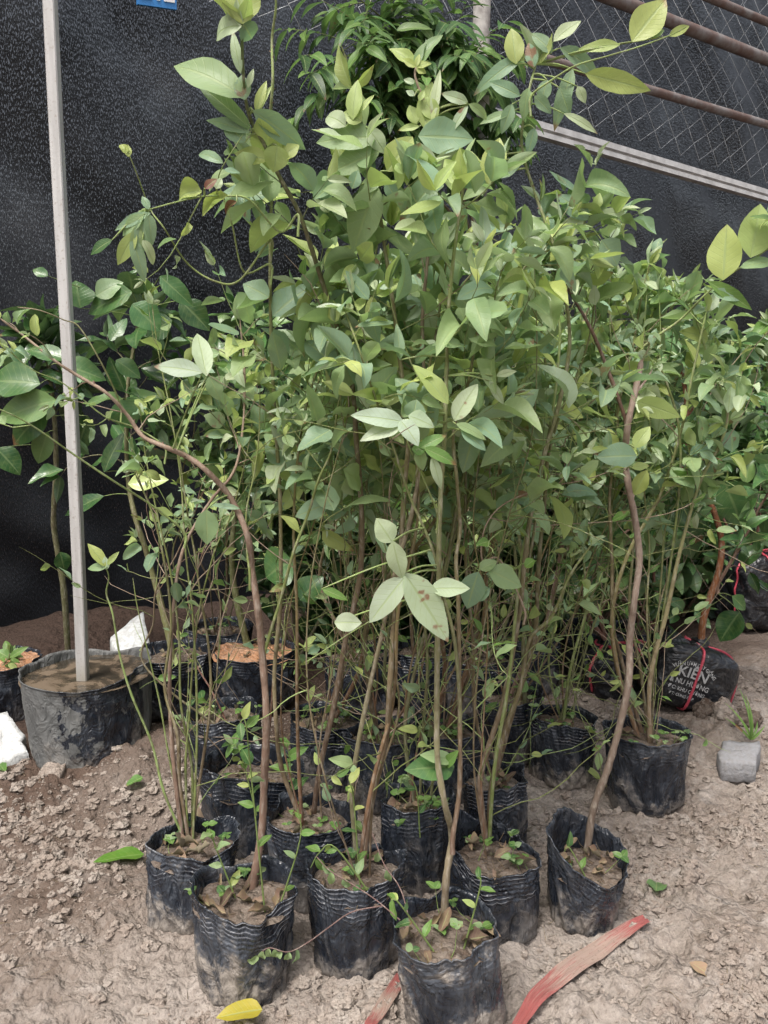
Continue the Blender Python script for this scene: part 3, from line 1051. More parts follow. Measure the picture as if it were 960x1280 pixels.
# B: front left bag with forked brown stem
e, c, rr, bag = sapling('forked brown stemmed sapling in the muddy front bag with a yellow leaf at its foot',
                        300, 1250, 112, .193, 1.13, (.006, .0), ((.006, 1, 90), (.004, 2, 30)), 1.2, 2, nweed=6,
                        tall=(([(330, 1080), (318, 1010), (312, 950), (306, 900), (296, 912)], -.03, 8, .040), ([(345, 1090), (375, 1050), (372, 1010)], -.03, 4, .028),
                              ([(296, 1095), (270, 1060), (262, 1035)], 0, 5, .03)))
CB = stem(e, [(322, 1102), (327, 1040), (330, 980), (333, 900), (328, 820), (322, 760), (315, 712), (310, 672), (290, 625), (262, 592), (236, 572), (205, 558), (178, 545), (160, 520), (134, 492), (98, 470), (70, 452), (30, 420), (0, 398)],
          1.28, .0078, .0016, base_z=c.z, leaf0=.66, twigs=5, size=.034, tl=(.05, .13), nl=4, c0=BROWN, c1=TAN, droop=.05,
          hero=((253, 466, 191, 452, 26, 'W', .0, 1.2), (258, 470, 247, 408, 26, 'P', .05, 1.3), (262, 470, 275, 500, 22, 'G', .0, 1.3), (300, 636, 262, 628, 8, 'B'), (258, 637, 259, 680, 30, 'G', .0, 1.25, .1)))
stem(e, [(330, 820), (338, 790), (352, 745), (367, 690), (386, 640), (398, 600), (415, 560), (424, 500), (440, 470), (450, 420)], 1.3, .0035, Yb=CB[30].y, leaf0=.5, twigs=5, size=.07, c0=GREEN, nl=6)
stem(e, [(312, 715), (309, 690), (308, 640), (318, 590), (324, 540), (325, 480)], 1.34, .0024, Yb=1.27, leaf0=.4, twigs=4, size=.045, c0=GREEN, nl=5)
# long green shoots going to the left edge
stem(e, [(230, 665), (190, 632), (140, 600), (95, 570), (40, 532), (0, 512), (-40, 500)], 1.2, .0024, Yb=1.45, leaf0=.5, twigs=1, size=.03, c0=YGREEN, c1=YGREEN, nl=3)
stem(e, [(205, 558), (170, 535), (130, 520), (80, 480), (40, 462), (8, 436)], 1.25, .0018, Yb=1.36, leaf0=.3, twigs=3, size=.034, c0=YGREEN, c1=YGREEN, tl=(.04, .08), nl=4)
stem(e, [(150, 505), (130, 460), (100, 410), (80, 400), (50, 388), (22, 384)], 1.22, .0016, Yb=1.32, leaf0=.9, twigs=0, size=.02, c0=YGREEN, c1=TAN)

# K: bag behind, green straight stem that reaches the top left cluster
e, c, rr, bag = sapling('sapling whose tall leafy top reaches the upper left, bag behind the two muddy front bags',
                        385, 1140, 104, .185, 1.08, (0, .0), ((.006, 1, 200),), .5, 3, nweed=9)
stem(e, [(375, 1022), (352, 960), (345, 900), (343, 840), (350, 760), (351, 700), (350, 620), (345, 540), (341, 470), (338, 380), (338, 300), (340, 220), (338, 150), (341, 100), (340, 50), (345, 5), (340, -30)], 1.24, .0052, .0016, base_z=c.z,
     leaf0=.5, twigs=5, size=.075, c0=(.2, .13, .09), c1=YGREEN, top=.66,
     hero=((336, 372, 304, 352, 30, 'B'), (341, 395, 386, 352, 42, 'B'), (335, 245, 272, 236, 30, 'B'), (346, 252, 362, 285, 22, 'G'), (322, 246, 325, 280, 16, 'B'), (338, 245, 338, 218, 22, 'B')))
stem(e, [(392, 1020), (400, 960), (418, 880), (432, 800), (450, 720), (452, 640), (446, 560), (440, 480), (425, 420), (402, 350), (386, 300), (372, 262), (350, 222), (330, 180), (316, 156), (308, 130), (304, 90), (302, 40)], 1.08, .0062, .0018, base_z=c.z,
     leaf0=.55, twigs=4, size=.08, top=.72, c0=BROWN, c1=(.10, .14, .05), tl=(.05, .12), nl=5,
     hero=((304, 122, 212, 57, 46, 'G', 0, None, .4), (303, 30, 300, -30, 46, 'Y', .0, None, .1), (302, 33, 250, 28, 30, 'P', 0, None, .9), (303, 28, 318, 52, 28, 'B', .03), (301, 92, 288, 34, 13, 'P'), (314, 162, 245, 95, 22, 'M'),
           (312, 166, 257, 143, 18, 'B'), (306, 178, 278, 148, 24, 'B'), (316, 138, 386, 186, 30, 'B', .04), (336, 200, 292, 188, 22, 'Y'), (347, 182, 343, 214, 32, 'Y'), (350, 200, 372, 178, 22, 'Y'), (306, 125, 300, 92, 22, 'B'), (320, 140, 332, 98, 12, 'Y'), (320, 143, 338, 104, 8, 'Y'),
           (310, 110, 316, 84, 8, 'P')))
stem(e, [(372, 268), (350, 290), (312, 250), (282, 245), (250, 246), (215, 254), (186, 262)], 1.05, .0020, Yb=1.17, leaf0=.4, twigs=1, size=.03, c0=YGREEN, c1=YGREEN,
     hero=((252, 240, 208, 238, 34, 'Y', 0, None, .8, 1.5), (285, 244, 244, 262, 24, 'Y', 0, None, .5, 2.0), (256, 236, 270, 222, 12, 'R'), (296, 252, 270, 264, 12, 'R', 0, None, .9, 1.5), (270, 236, 276, 222, 12, 'P'),
           (188, 266, 140, 284, 14, 'B'), (185, 266, 192, 306, 16, 'B'), (180, 268, 150, 292, 18, 'G'), (178, 272, 176, 318, 18, 'B'), (172, 280, 168, 330, 16, 'G'), (170, 290, 145, 330, 20, 'Y'), (178, 300, 198, 330, 14, 'P', 0, None, .8, 1.2), (165, 296, 182, 350, 18, 'B'), (140, 300, 110, 315, 16, 'E'), (186, 262, 178, 244, 10, 'B')))
stem(e, [(338, 300), (300, 350), (270, 352), (235, 330), (205, 285), (188, 262), (172, 220), (157, 182)], 1.1, .0019, Yb=1.22, leaf0=.9, twigs=0, c0=GREEN, c1=YGREEN,
     hero=((158, 192, 150, 178, 12, 'Y', 0, None, .4, 1.2), (160, 196, 160, 180, 9, 'Y')))
stem(e, [(338, 330), (305, 340), (290, 280), (276, 238), (275, 215), (304, 168)], 1.1, .0018, Yb=1.22, leaf0=.9, twigs=0, c0=YGREEN, c1=YGREEN,
     hero=((279, 204, 238, 178, 14, 'B', 0, None, .7), (280, 212, 300, 214, 8, 'B')))
extra_stems(e, c, rr, 3, [(450, 300), (430, 390), (400, 360)], 1.3, leaf0=.56, twigs=6, size=.082, nl=6, bare=3, c0=BROWN, c1=GREEN)

# C: middle front bag
e, c, rr, bag = sapling('sapling in the front middle bag, between the muddy bag and the nearest leaning bag',
                        446, 1215, 108, .185, 1.10, (-.004, .0), ((.008, 1, -60), (.005, 2, 10)), .55, 4, nweed=5,
                        tall=(([(470, 1075), (420, 1060), (400, 1065), (388, 1085)], -.06, 5, .028), ([(450, 1060), (442, 1000), (436, 975)], -.02, 6, .03)))
stem(e, [(462, 1065), (465, 1000), (482, 930), (487, 860), (492, 780), (500, 700), (505, 620), (510, 540), (500, 450), (490, 370), (478, 290), (470, 230), (455, 190), (448, 140), (440, 110)], 1.2, .0062, .0018, base_z=c.z,
     leaf0=.52, twigs=7, top=.82, size=.09, c0=BROWN, c1=GREEN,
     hero=((472, 172, 395, 170, 36, 'G'), (474, 190, 410, 212, 34, 'G'), (441, 150, 445, 96, 20, 'Y'), (432, 158, 400, 132, 24, 'P', 0, None, .8), (452, 152, 430, 138, 22, 'Y'), (450, 140, 466, 116, 8, 'Y'), (484, 214, 516, 168, 36, 'Y'),
           (488, 214, 540, 192, 24, 'L'), (470, 230, 440, 312, 42, 'G', 0, None, .2), (482, 226, 497, 252, 16, 'B'), (494, 228, 516, 282, 16, 'G'), (440, 236, 448, 212, 16, 'B'), (478, 222, 446, 240, 20, 'G'), (460, 160, 482, 190, 22, 'P')))
stem(e, [(448, 1068), (440, 1000), (446, 940), (462, 860), (478, 790), (495, 710), (515, 640), (527, 560), (530, 480), (528, 400), (534, 330), (540, 260), (545, 200), (538, 150), (520, 100), (520, 84)], 1.22, .0050, .0016, base_z=c.z,
     leaf0=.52, twigs=6, top=.8, size=.09, tl=(.07,.16), c0=OLIVE, c1=TAN,
     hero=((523, 170, 590, 172, 44, 'B', 0, None, .1), (530, 160, 540, 98, 26, 'Y'), (540, 150, 550, 82, 12, 'P'), (545, 150, 528, 118, 22, 'Y'), (520, 155, 512, 130, 16, 'Y'), (524, 158, 498, 160, 10, 'Y'), (520, 84, 503, 72, 9, 'Y'), (520, 84, 524, 66, 7, 'Y'), (520, 84, 539, 76, 12, 'Y'),
           (520, 86, 533, 90, 10, 'Y'), (518, 104, 505, 98, 8, 'P'), (518, 120, 508, 112, 8, 'P'), (524, 126, 530, 112, 8, 'Y'), (585, 128, 552, 115, 14, 'P'), (586, 130, 618, 146, 12, 'G', 0, None, .8), (585, 132, 560, 165, 12, 'P')))
extra_stems(e, c, rr, 3, [(500, 240), (470, 300), (560, 270)], 1.28, leaf0=.56, twigs=5, size=.085, bare=4, c0=BROWN, c1=GREEN)

# D: frontmost bag cut by the lower edge
e, c, rr, bag = sapling('straight stemmed sapling in the leaning bag nearest the camera, cut by the lower edge',
                        572, 1308, 128, .185, 1.05, (-.026, -.008), ((.005, 1, 90),), 1.1, 5, nweed=6,
                        tall=(([(545, 1150), (500, 1130), (488, 1125)], -.03, 6, .028), ([(580, 1155), (600, 1110), (598, 1095)], -.02, 5, .022)))
stem(e, [(555, 1145), (558, 1095), (565, 1045), (556, 1005), (547, 950), (546, 880), (547, 800), (548, 740), (549, 660), (552, 600), (556, 540), (558, 470), (560, 400), (566, 330), (574, 270), (580, 230)], 1.10, .0064, .0020, base_z=c.z,
     leaf0=.64, twigs=6, size=.085, c0=(.2, .15, .11), c1=(.19, .24, .08),
     hero=((505, 528, 443, 515, 28, 'W', -.02, 1.04, .2), (504, 530, 452, 546, 24, 'W', -.02, 1.04, .2), (500, 525, 524, 552, 26, 'W', -.02, 1.04, .3), (500, 528, 492, 548, 16, 'G', 0, 1.05), (510, 520, 544, 530, 26, 'P', 0, 1.05), (515, 524, 522, 500, 30, 'B', 0, 1.06),
           (532, 562, 515, 560, 20, 'L', 0, 1.05), (530, 560, 572, 578, 18, 'L', 0, 1.04), (540, 570, 552, 612, 14, 'P', 0, 1.04), (525, 560, 556, 542, 18, 'L', 0, 1.05), (522, 560, 530, 588, 16, 'G', 0, 1.05),
           (545, 532, 498, 470, 44, 'B', 0, 1.10), (568, 526, 594, 478, 28, 'P', 0, 1.08), (560, 505, 522, 452, 26, 'Y', 0, 1.07), (570, 530, 610, 545, 16, 'G', 0, 1.07), (576, 538, 610, 560, 20, 'B', 0, 1.07), (500, 450, 498, 404, 14, 'B', 0, 1.12), (612, 476, 630, 506, 12, 'P', 0, 1.1), (620, 470, 646, 462, 10, 'P', 0, 1.1)))
CD = stem(e, [(566, 1045), (574, 990), (575, 920), (574, 850), (573, 760), (570, 700), (575, 660), (571, 600), (567, 540), (585, 480), (598, 420), (630, 370), (660, 330), (690, 310)], 1.16, .0042, .0016, Yb=1.185, leaf0=.6, twigs=7, size=.065, c0=BROWN, c1=GREEN)
stem(e, [(546, 640), (530, 600), (512, 560), (503, 530)], 1.05, .0016, Yb=1.10, leaf0=.9, twigs=0, c0=GREEN, c1=YGREEN)
stem(e, [(575, 880), (568, 800), (553, 740), (545, 700), (530, 660), (512, 620), (492, 560), (470, 500), (450, 440), (432, 390)], 1.12, .0032, .0014, Yb=1.17, leaf0=.6, twigs=6, size=.06, c0=OLIVE, c1=GREEN,
     hero=((490, 678, 472, 648, 30, 'P', 0, 1.1), (491, 676, 502, 726, 27, 'P', 0, 1.08), (506, 722, 461, 776, 38, 'W', 0, 1.09, .1), (505, 716, 562, 800, 46, 'P', 0, 1.09, .1), (538, 736, 586, 734, 28, 'P', 0, 1.1, .1), (418, 778, 451, 778, 27, 'W', 0, 1.12, .1), (402, 736, 436, 748, 13, 'L', 0, 1.12)))
bl = MB(); 
for (b_, t_, w_, k_) in (((568, 958), (508, 960), 42, 'E'), ((566, 950), (528, 942), 22, 'G'), ((556, 958), (570, 940), 16, 'L')):
    p = at(*b_, 1.2); q = at(*t_, 1.17); leaf(bl, p, q - p, Vector((0, -.8, .7)), (q - p).length, w_ * 1.2 / 1000, PAL[k_], .15, .2)
bl.build('foliage', M_GLOSS, e)

# E: bag with tall back corner
e, c, rr, bag = sapling('sapling with slanting brown stems in the shiny crumpled bag beside the lone leaning bag',
                        622, 1183, 98, .172, 1.06, (-.004, .0), ((.030, 1, 140), (.010, 2, 150), (.005, 3, 40)), .35, 6, soil_d=.03, nweed=8, square=.8)
stem(e, [(592, 1035), (600, 980), (612, 930), (628, 880), (640, 820), (650, 760), (656, 700), (664, 640), (680, 570), (700, 500), (712, 430), (705, 360), (690, 300), (668, 240), (652, 180), (660, 120), (670, 80)], 1.34, .0060, .0018, base_z=c.z,
     leaf0=.5, twigs=7, top=.82, size=.085, c0=BROWN, c1=(.17, .22, .08),
     hero=((645, 80, 640, 32, 24, 'Y'), (652, 72, 588, 106, 20, 'B', 0, None, .5), (668, 84, 660, 52, 16, 'B'), (690, 66, 666, 38, 18, 'B'), (692, 52, 726, 20, 18, 'P'), (700, 60, 770, 94, 24, 'B', .03, None, .5), (732, 92, 812, 112, 26, 'Y', 0, None, .1), (790, 52, 832, -2, 40, 'Y', 0, None, .1),
           (775, 56, 722, 58, 15, 'Y'), (836, 45, 864, 30, 11, 'Y'), (815, 48, 830, 34, 12, 'G'), (705, 142, 750, 162, 12, 'P'), (716, 86, 692, 158, 20, 'B', 0, None, .2), (655, 76, 640, 62, 14, 'Y'), (660, 110, 654, 148, 16, 'G'), (650, 120, 612, 100, 18, 'B'), (640, 140, 600, 150, 12, 'G'), (668, 160, 660, 192, 14, 'B'),
           (684, 100, 676, 128, 18, 'B'), (668, 120, 690, 140, 16, 'B'), (700, 110, 712, 142, 18, 'B'), (722, 108, 732, 128, 12, 'P'), (640, 130, 628, 165, 16, 'B'), (612, 205, 590, 206, 12, 'B'), (615, 225, 578, 245, 20, 'G'), (616, 222, 650, 202, 20, 'B'), (596, 205, 618, 220, 22, 'B')))
stem(e, [(664, 120), (690, 100), (720, 82), (760, 70), (800, 58), (838, 44), (858, 34)], 1.25, .0020, Yb=1.31, leaf0=.95, twigs=0, c0=YGREEN, c1=YGREEN)
stem(e, [(602, 1045), (615, 980), (632, 910), (650, 860), (662, 800), (690, 770), (712, 720), (740, 680)], 1.5, .0064, .002, base_z=c.z, leaf0=.5, twigs=4, size=.05, c0=BROWN, c1=GREEN, bare=4)
stem(e, [(606, 1050), (618, 960), (636, 850), (652, 700), (672, 610), (690, 520), (700, 420), (694, 350), (720, 290), (748, 262)], 1.38, .0040, .0016, base_z=c.z, leaf0=.6, twigs=8, size=.06, c0=GREEN, c1=YGREEN,
     hero=((735, 275, 700, 240, 26, 'B'), (730, 272, 690, 300, 22, 'P'), (742, 262, 700, 248, 18, 'P'), (748, 270, 782, 262, 14, 'P'), (752, 300, 775, 330, 34, 'B'), (745, 262, 750, 240, 12, 'Y')))
stem(e, [(655, 760), (625, 700), (603, 700), (606, 660), (630, 630), (680, 610), (730, 600), (760, 590)], 1.3, .0020, Yb=1.38, leaf0=.5, twigs=2, size=.05, c0=TAN, c1=TAN,
     hero=((598, 715, 582, 762, 34, 'B', 0, 1.3), (610, 712, 652, 732, 34, 'G', 0, 1.3, .1), (600, 712, 620, 700, 18, 'G', 0, 1.3), (612, 735, 590, 750, 20, 'B', 0, 1.3), (668, 700, 655, 708, 16, 'L', 0, 1.3)))
extra_stems(e, c, rr, 2, [(640, 290), (600, 320)], 1.36, leaf0=.56, twigs=5, size=.085, bare=4, c0=BROWN, c1=GREEN)

# F: lone leaning bag at the right
e, c, rr, bag = sapling('sapling with one bare bent trunk in the lopsided bag standing apart at right',
                        733, 1163, 88, .158, 1.12, (.014, .0), ((.040, 1, 135), (.008, 2, 170), (.005, 3, 10)), .75, 7, soil_d=.048, nweed=2, tall=(([(735, 1060), (712, 1060), (705, 1065)], -.04, 2, .035),))
stem(e, [(733, 1050), (742, 1010), (760, 960), (775, 905), (786, 850), (787, 800), (793, 750), (799, 700), (794, 650), (785, 605), (782, 570), (785, 530), (796, 480), (802, 450)], 1.50, .0072, .0055, base_z=c.z,
     leaf0=.62, twigs=3, size=.05, c0=(.13, .10, .075), c1=(.34, .25, .20), tl=(.06, .14),
     hero=((796, 570, 748, 570, 36, 'B', 0, 1.42, .1), (793, 560, 812, 532, 20, 'Y', 0, 1.42), (748, 575, 720, 600, 16, 'G', 0, 1.42), (790, 585, 812, 580, 12, 'Y', 0, 1.44)))
stem(e, [(783, 530), (770, 490), (755, 450), (738, 410), (718, 375), (703, 350), (690, 330)], 1.42, .0042, .0020, Yb=1.49, leaf0=.5, twigs=6, size=.06, c0=(.22, .13, .09), c1=(.12, .08, .06), tl=(.1, .2),
     hero=((718, 395, 640, 460, 10, 'G'),))
stem(e, [(802, 455), (812, 430), (800, 425), (790, 415)], 1.5, .0022, Yb=1.5, leaf0=.2, twigs=2, size=.04, c0=TAN, c1=YGREEN, tl=(.05, .09))
stem(e, [(720, 460), (668, 455), (620, 470), (575, 470), (520, 465)], 1.35, .0018, Yb=1.44, leaf0=.4, twigs=3, size=.05, c0=GREEN, c1=YGREEN, nl=5)

# ================================================================== SECOND AND THIRD ROW
# L
e, c, rr, bag = sapling('slim sapling in the bag wedged behind the front middle bag and the nearest bag', 520, 1118, 84, .185, 1.05, (0, 0), (), .4, 8, nweed=12,
                        tall=(([(525, 1040), (520, 985), (505, 970), (500, 985)], -.1, 5, .035),))
extra_stems(e, c, rr, 5, [(505, 330), (540, 290), (570, 300), (600, 260), (620, 240)], 1.35, leaf0=.56, twigs=5, size=.085, bare=6, c0=BROWN, c1=GREEN)
# M
e, c, rr, bag = sapling('sapling in the bag of pale clods behind the shiny crumpled bag', 622, 1080, 76, .185, 1.08, (0, 0), ((.006, 1, 20),), .6, 9, soil=M_CLOD, nweed=3)
extra_stems(e, c, rr, 3, [(630, 300), (665, 280), (720, 300)], 1.5, leaf0=.56, twigs=6, size=.082, bare=5, c0=BROWN, c1=GREEN)
# N1..N3
e, c, rr, bag = sapling('sapling of reddish stems in the dark bag just behind the front middle bag', 480, 1030, 88, .18, 1.05, (0, 0), (), .4, 10, nweed=12)
extra_stems(e, c, rr, 6, [(430, 330), (470, 250), (500, 300), (520, 350), (450, 400), (545, 380)], 1.6, leaf0=.54, twigs=6, size=.08, bare=7, c0=RED, c1=GREEN)
e, c, rr, bag = sapling('sapling of brown stems in the dark bag behind the straight green and brown stem', 556, 1010, 84, .18, 1.05, (0, 0), (), .4, 11, nweed=12)
extra_stems(e, c, rr, 5, [(560, 300), (600, 330), (640, 300), (580, 400), (620, 420)], 1.62, leaf0=.54, twigs=6, size=.08, bare=6, c0=BROWN, c1=GREEN)
e, c, rr, bag = sapling('sapling of crowded slanting stems in the bag behind the tall upper left one', 412, 1000, 88, .18, 1.05, (0, 0), (), .4, 12, nweed=12)
extra_stems(e, c, rr, 6, [(505, 350), (530, 430), (545, 320), (475, 340), (560, 440), (515, 500)], 1.65, leaf0=.54, twigs=6, size=.08, bare=8, c0=BROWN, c1=GREEN)
# J2, J1
e, c, rr, bag = sapling('wide slack bag with a hollow rim right behind the forked brown stem', 312, 1075, 118, .185, 1.05, (0, 0), ((.010, 1, 200), (.006, 2, 60)), .2, 13, soil_d=.05, nweed=6,
                        tall=(([(365, 985), (362, 950), (357, 925)], -.1, 4, .045), ([(320, 985), (300, 940), (285, 930)], -.14, 14, .03)))
stem(e, [(332, 965), (338, 900), (343, 830), (350, 780), (352, 760)], 1.6, .0035, base_z=c.z, leaf0=.9, twigs=0, c0=RED, c1=BROWN)
e, c, rr, bag = sapling('dark bag with thin red brown stems half hidden behind the wide slack bag', 280, 990, 84, .175, 1.05, (0, 0), (), .5, 14, nweed=5,
                        tall=(([(275, 905), (262, 880), (240, 870)], 0, 6, .05),))
extra_stems(e, c, rr, 3, [(235, 600), (250, 560), (262, 620)], 1.95, leaf0=.6, twigs=4, size=.045, bare=3, c0=RED, c1=BROWN)
# I, H, G
e, c, rr, bag = sapling('sapling of slanting brown stems, leftmost of the three second row bags at right', 640, 955, 76, .185, 1.08, (0, 0), ((.004, 1, 30),), .6, 15, nweed=9)
stem(e, [(638, 860), (660, 820), (682, 780), (696, 720), (706, 660), (716, 600), (724, 540), (730, 480), (728, 420), (738, 370), (745, 330)], 2.05, .0085, .003, base_z=c.z, leaf0=.5, twigs=10, size=.06, c0=BROWN, c1=TAN, bare=4)
extra_stems(e, c, rr, 4, [(700, 330), (760, 350), (690, 400), (780, 320)], 2.0, leaf0=.5, twigs=7, size=.08, bare=7, c0=BROWN, c1=GREEN)
e, c, rr, bag = sapling('sapling of thin green stems in the muddy footed bag, middle of three at right', 706, 975, 70, .185, 1.16, (0, 0), ((.010, 1, 170),), 1.0, 16, nweed=10)
extra_stems(e, c, rr, 7, [(740, 330), (780, 300), (800, 360), (720, 420), (830, 330), (755, 260), (700, 380)], 1.95, leaf0=.48, twigs=7, size=.078, bare=9, c0=GREEN, c1=YGREEN)
e, c, rr, bag = sapling('sapling in the ribbed scuffed bag left of the grey block, rightmost of three', 812, 1006, 88, .198, 1.18, (-.006, 0), ((.008, 1, 190), (.003, 2, 0)), .6, 17, nweed=8)
stem(e, [(786, 880), (778, 830), (766, 780), (765, 700), (762, 620), (770, 560), (775, 500), (790, 440), (800, 380), (812, 330)], 1.9, .0060, .002, base_z=c.z, leaf0=.5, twigs=9, size=.075, c0=BROWN, c1=GREEN, bare=5)
extra_stems(e, c, rr, 6, [(860, 320), (840, 350), (800, 320), (880, 380), (900, 430), (850, 410)], 1.95, leaf0=.48, twigs=7, size=.08, bare=6, c0=OLIVE, c1=YGREEN)
# right edge leafy shoot
stem(e, [(800, 840), (850, 600), (830, 470), (800, 440), (850, 400), (880, 370), (905, 348), (940, 325), (975, 300)], 1.7, .0034, .0018, base_z=c.z, leaf0=.95, twigs=2, size=.05, c0=GREEN, c1=YGREEN,
     hero=((904, 350, 908, 282, 42, 'Y', 0, 1.7, .1), (938, 322, 952, 256, 44, 'Y', 0, 1.7, .1), (925, 335, 975, 320, 18, 'G', 0, 1.7), (885, 352, 946, 385, 18, 'L', 0, 1.7), (890, 365, 930, 372, 16, 'B', 0, 1.7)))

# ================================================================== BACK PLANTS
BK = [
    ('leafy sapling behind the crowded slanting stems, its bag mostly hidden left of centre', 452, 905, 84, [(450, 400), (475, 360), (500, 320), (425, 450), (450, 480)], 2.2, 'mid', .06, RED),
    ('leafy sapling in the hidden dark bag straight behind the centre of the clump', 535, 900, 84, [(520, 270), (560, 260), (590, 300), (540, 380), (500, 420)], 2.25, 'mid', .06, BROWN),
    ('leafy sapling right of centre whose bag shows only as a dark shape between the stems', 600, 905, 84, [(600, 250), (640, 290), (620, 380), (660, 350), (590, 440)], 2.3, 'mid', .06, BROWN),
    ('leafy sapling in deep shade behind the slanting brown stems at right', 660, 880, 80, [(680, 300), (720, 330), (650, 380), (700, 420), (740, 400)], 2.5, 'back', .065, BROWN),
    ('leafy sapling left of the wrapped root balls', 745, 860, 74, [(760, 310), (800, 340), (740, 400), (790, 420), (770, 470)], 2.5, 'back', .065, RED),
    ('sapling whose light leaves rise over the wrapped root balls at right', 800, 865, 70, [(840, 310), (870, 340), (820, 400), (880, 420), (850, 470)], 2.55, 'mid', .06, BROWN),
]
for i, (lab, px, pyb, wp, tips, Yt, kind, size, cc) in enumerate(BK):
    e, c, rr, bag = sapling(lab, px, pyb, wp, .19, 1.06, (0, 0), (), .3, 20 + i, nweed=12)
    extra_stems(e, c, rr, 5, tips, Yt, leaf0=.36, twigs=8, size=size * 1.3, kind=kind, bare=5, c0=cc, c1=GREEN, tl=(.14, .32), nl=9)
# far back broad leaved trees standing in the earth by the net
FAR = [
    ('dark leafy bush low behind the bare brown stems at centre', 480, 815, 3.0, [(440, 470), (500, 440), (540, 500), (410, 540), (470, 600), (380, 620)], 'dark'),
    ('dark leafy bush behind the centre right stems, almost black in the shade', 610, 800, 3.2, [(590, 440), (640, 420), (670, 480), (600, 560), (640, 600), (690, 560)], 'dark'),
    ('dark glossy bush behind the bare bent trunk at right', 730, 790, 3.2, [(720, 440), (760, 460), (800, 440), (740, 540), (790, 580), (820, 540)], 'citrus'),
    ('broad leaved bush behind the reddish trunk with the tied root ball', 850, 760, 3.6, [(840, 430), (880, 400), (920, 430), (860, 520), (910, 560), (830, 600)], 'citrus'),
    ('tall pale green bush at the right edge under the silver rail', 940, 740, 4.1, [(900, 410), (950, 410), (990, 420), (930, 460), (980, 520), (1010, 440)], 'mid'),
]
for i, (lab, px, pyb, Yb, tips, kind) in enumerate(FAR):
    b = at(px, pyb, Yb); b.z = float(gh(b.x, b.y))
    e = empty('bush', b, lab, 'bush', 'bushes between the bags and the net')
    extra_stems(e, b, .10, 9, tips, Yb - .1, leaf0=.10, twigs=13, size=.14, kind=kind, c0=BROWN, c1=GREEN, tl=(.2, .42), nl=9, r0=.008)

# left citrus trees
TG = 'citrus saplings with dark glossy leaves'
b = at(86, 832, 2.85); b.z = float(gh(b.x, b.y)) - .01
e = empty('citrus_tree', b, 'citrus tree with a bare trunk behind the white pole, large leaves at the left edge', 'citrus tree', TG)
stem(e, [(86, 815), (80, 740), (72, 690), (67, 650), (70, 590), (69, 540), (66, 500), (60, 450), (55, 420)], 2.7, .0125, .006, base_pt=b, leaf0=.72, twigs=11, size=.16, kind='dark', c0=(.10, .10, .045), c1=OLIVE, tl=(.1, .26), nl=6, name='trunk',
     hero=((-5, 560, 26, 590, 34, 'D', 0, 2.3), (50, 480, -20, 470, 50, 'E', 0, 2.3), (70, 500, -10, 520, 44, 'M', 0, 2.3), (60, 540, 45, 580, 28, 'M', 0, 2.4), (75, 455, 130, 470, 34, 'E', 0, 2.4), (60, 510, 10, 555, 40, 'E', 0, 2.35), (110, 520, 95, 568, 30, 'D', 0, 2.5), (75, 690, 82, 715, 22, 'D', 0, 2.7), (85, 450, 30, 430, 26, 'E', 0, 2.4)))
e, c, rr, bag = sapling('citrus sapling with a knotted green trunk between the water filled bag and the orange soil', 214, 912, 92, .185, 1.08, (0, 0), (), .3, 31, cat='citrus sapling', group=TG, name='citrus_tree')
stem(e, [(217, 845), (212, 800), (200, 750), (190, 715), (180, 680), (170, 650), (160, 600), (158, 540), (160, 480), (168, 430), (175, 390)], 2.35, .0115, .004, base_z=c.z, leaf0=.62, twigs=10, size=.14, kind='citrus', c0=(.20, .20, .08), c1=OLIVE, tl=(.12, .32), nl=7, name='trunk',
     hero=((165, 365, 105, 385, 40, 'E', 0, 2.1), (165, 380, 200, 410, 40, 'E', 0, 2.1), (200, 345, 240, 380, 26, 'E', 0, 2.1), (100, 385, 95, 350, 40, 'E', 0, 2.1), (120, 370, 150, 350, 30, 'G', 0, 2.1), (225, 375, 262, 410, 34, 'D', 0, 2.2), (215, 400, 180, 420, 40, 'D', 0, 2.2), (150, 500, 165, 535, 40, 'E', 0, 2.2), (60, 345, 40, 335, 14, 'E', 0, 2.0), (130, 590, 150, 540, 22, 'D', 0, 2.3),
           (160, 605, 208, 598, 28, 'Y', 0, 2.0, .1), (145, 450, 175, 470, 24, 'E', 0, 2.2), (130, 620, 75, 640, 22, 'D', 0, 2.3)))
e, c, rr, bag = sapling('citrus sapling with a smooth green trunk in the bag of bright orange soil', 314, 905, 100, .185, 1.08, (0, 0), (), .3, 32, cat='citrus sapling', group=TG, soil=M_OSOIL, soil_d=.02, nweed=2, name='citrus_tree')
stem(e, [(307, 805), (298, 760), (291, 720), (290, 680), (295, 640), (300, 600), (304, 540), (306, 480), (308, 430), (312, 400)], 2.35, .0125, .004, base_z=c.z, leaf0=.42, twigs=16, size=.11, kind='citrus', c0=(.13, .15, .055), c1=OLIVE, tl=(.12, .34), nl=7, name='trunk',
     hero=((365, 700, 330, 720, 60, 'E', 0, 2.0), (375, 750, 400, 720, 40, 'D', 0, 2.1)))
b = at(372, 815, 2.9); b.z = float(gh(b.x, b.y))
e = empty('citrus_tree', b, 'low dark citrus bush in the shade right of the orange soil bag', 'citrus tree', TG)
extra_stems(e, b, .05, 6, [(380, 500), (340, 540), (410, 520), (420, 600), (360, 450), (330, 450)], 2.8, leaf0=.3, twigs=10, size=.12, kind='dark', c0=OLIVE, c1=OLIVE, tl=(.15, .3), nl=8, r0=.008)
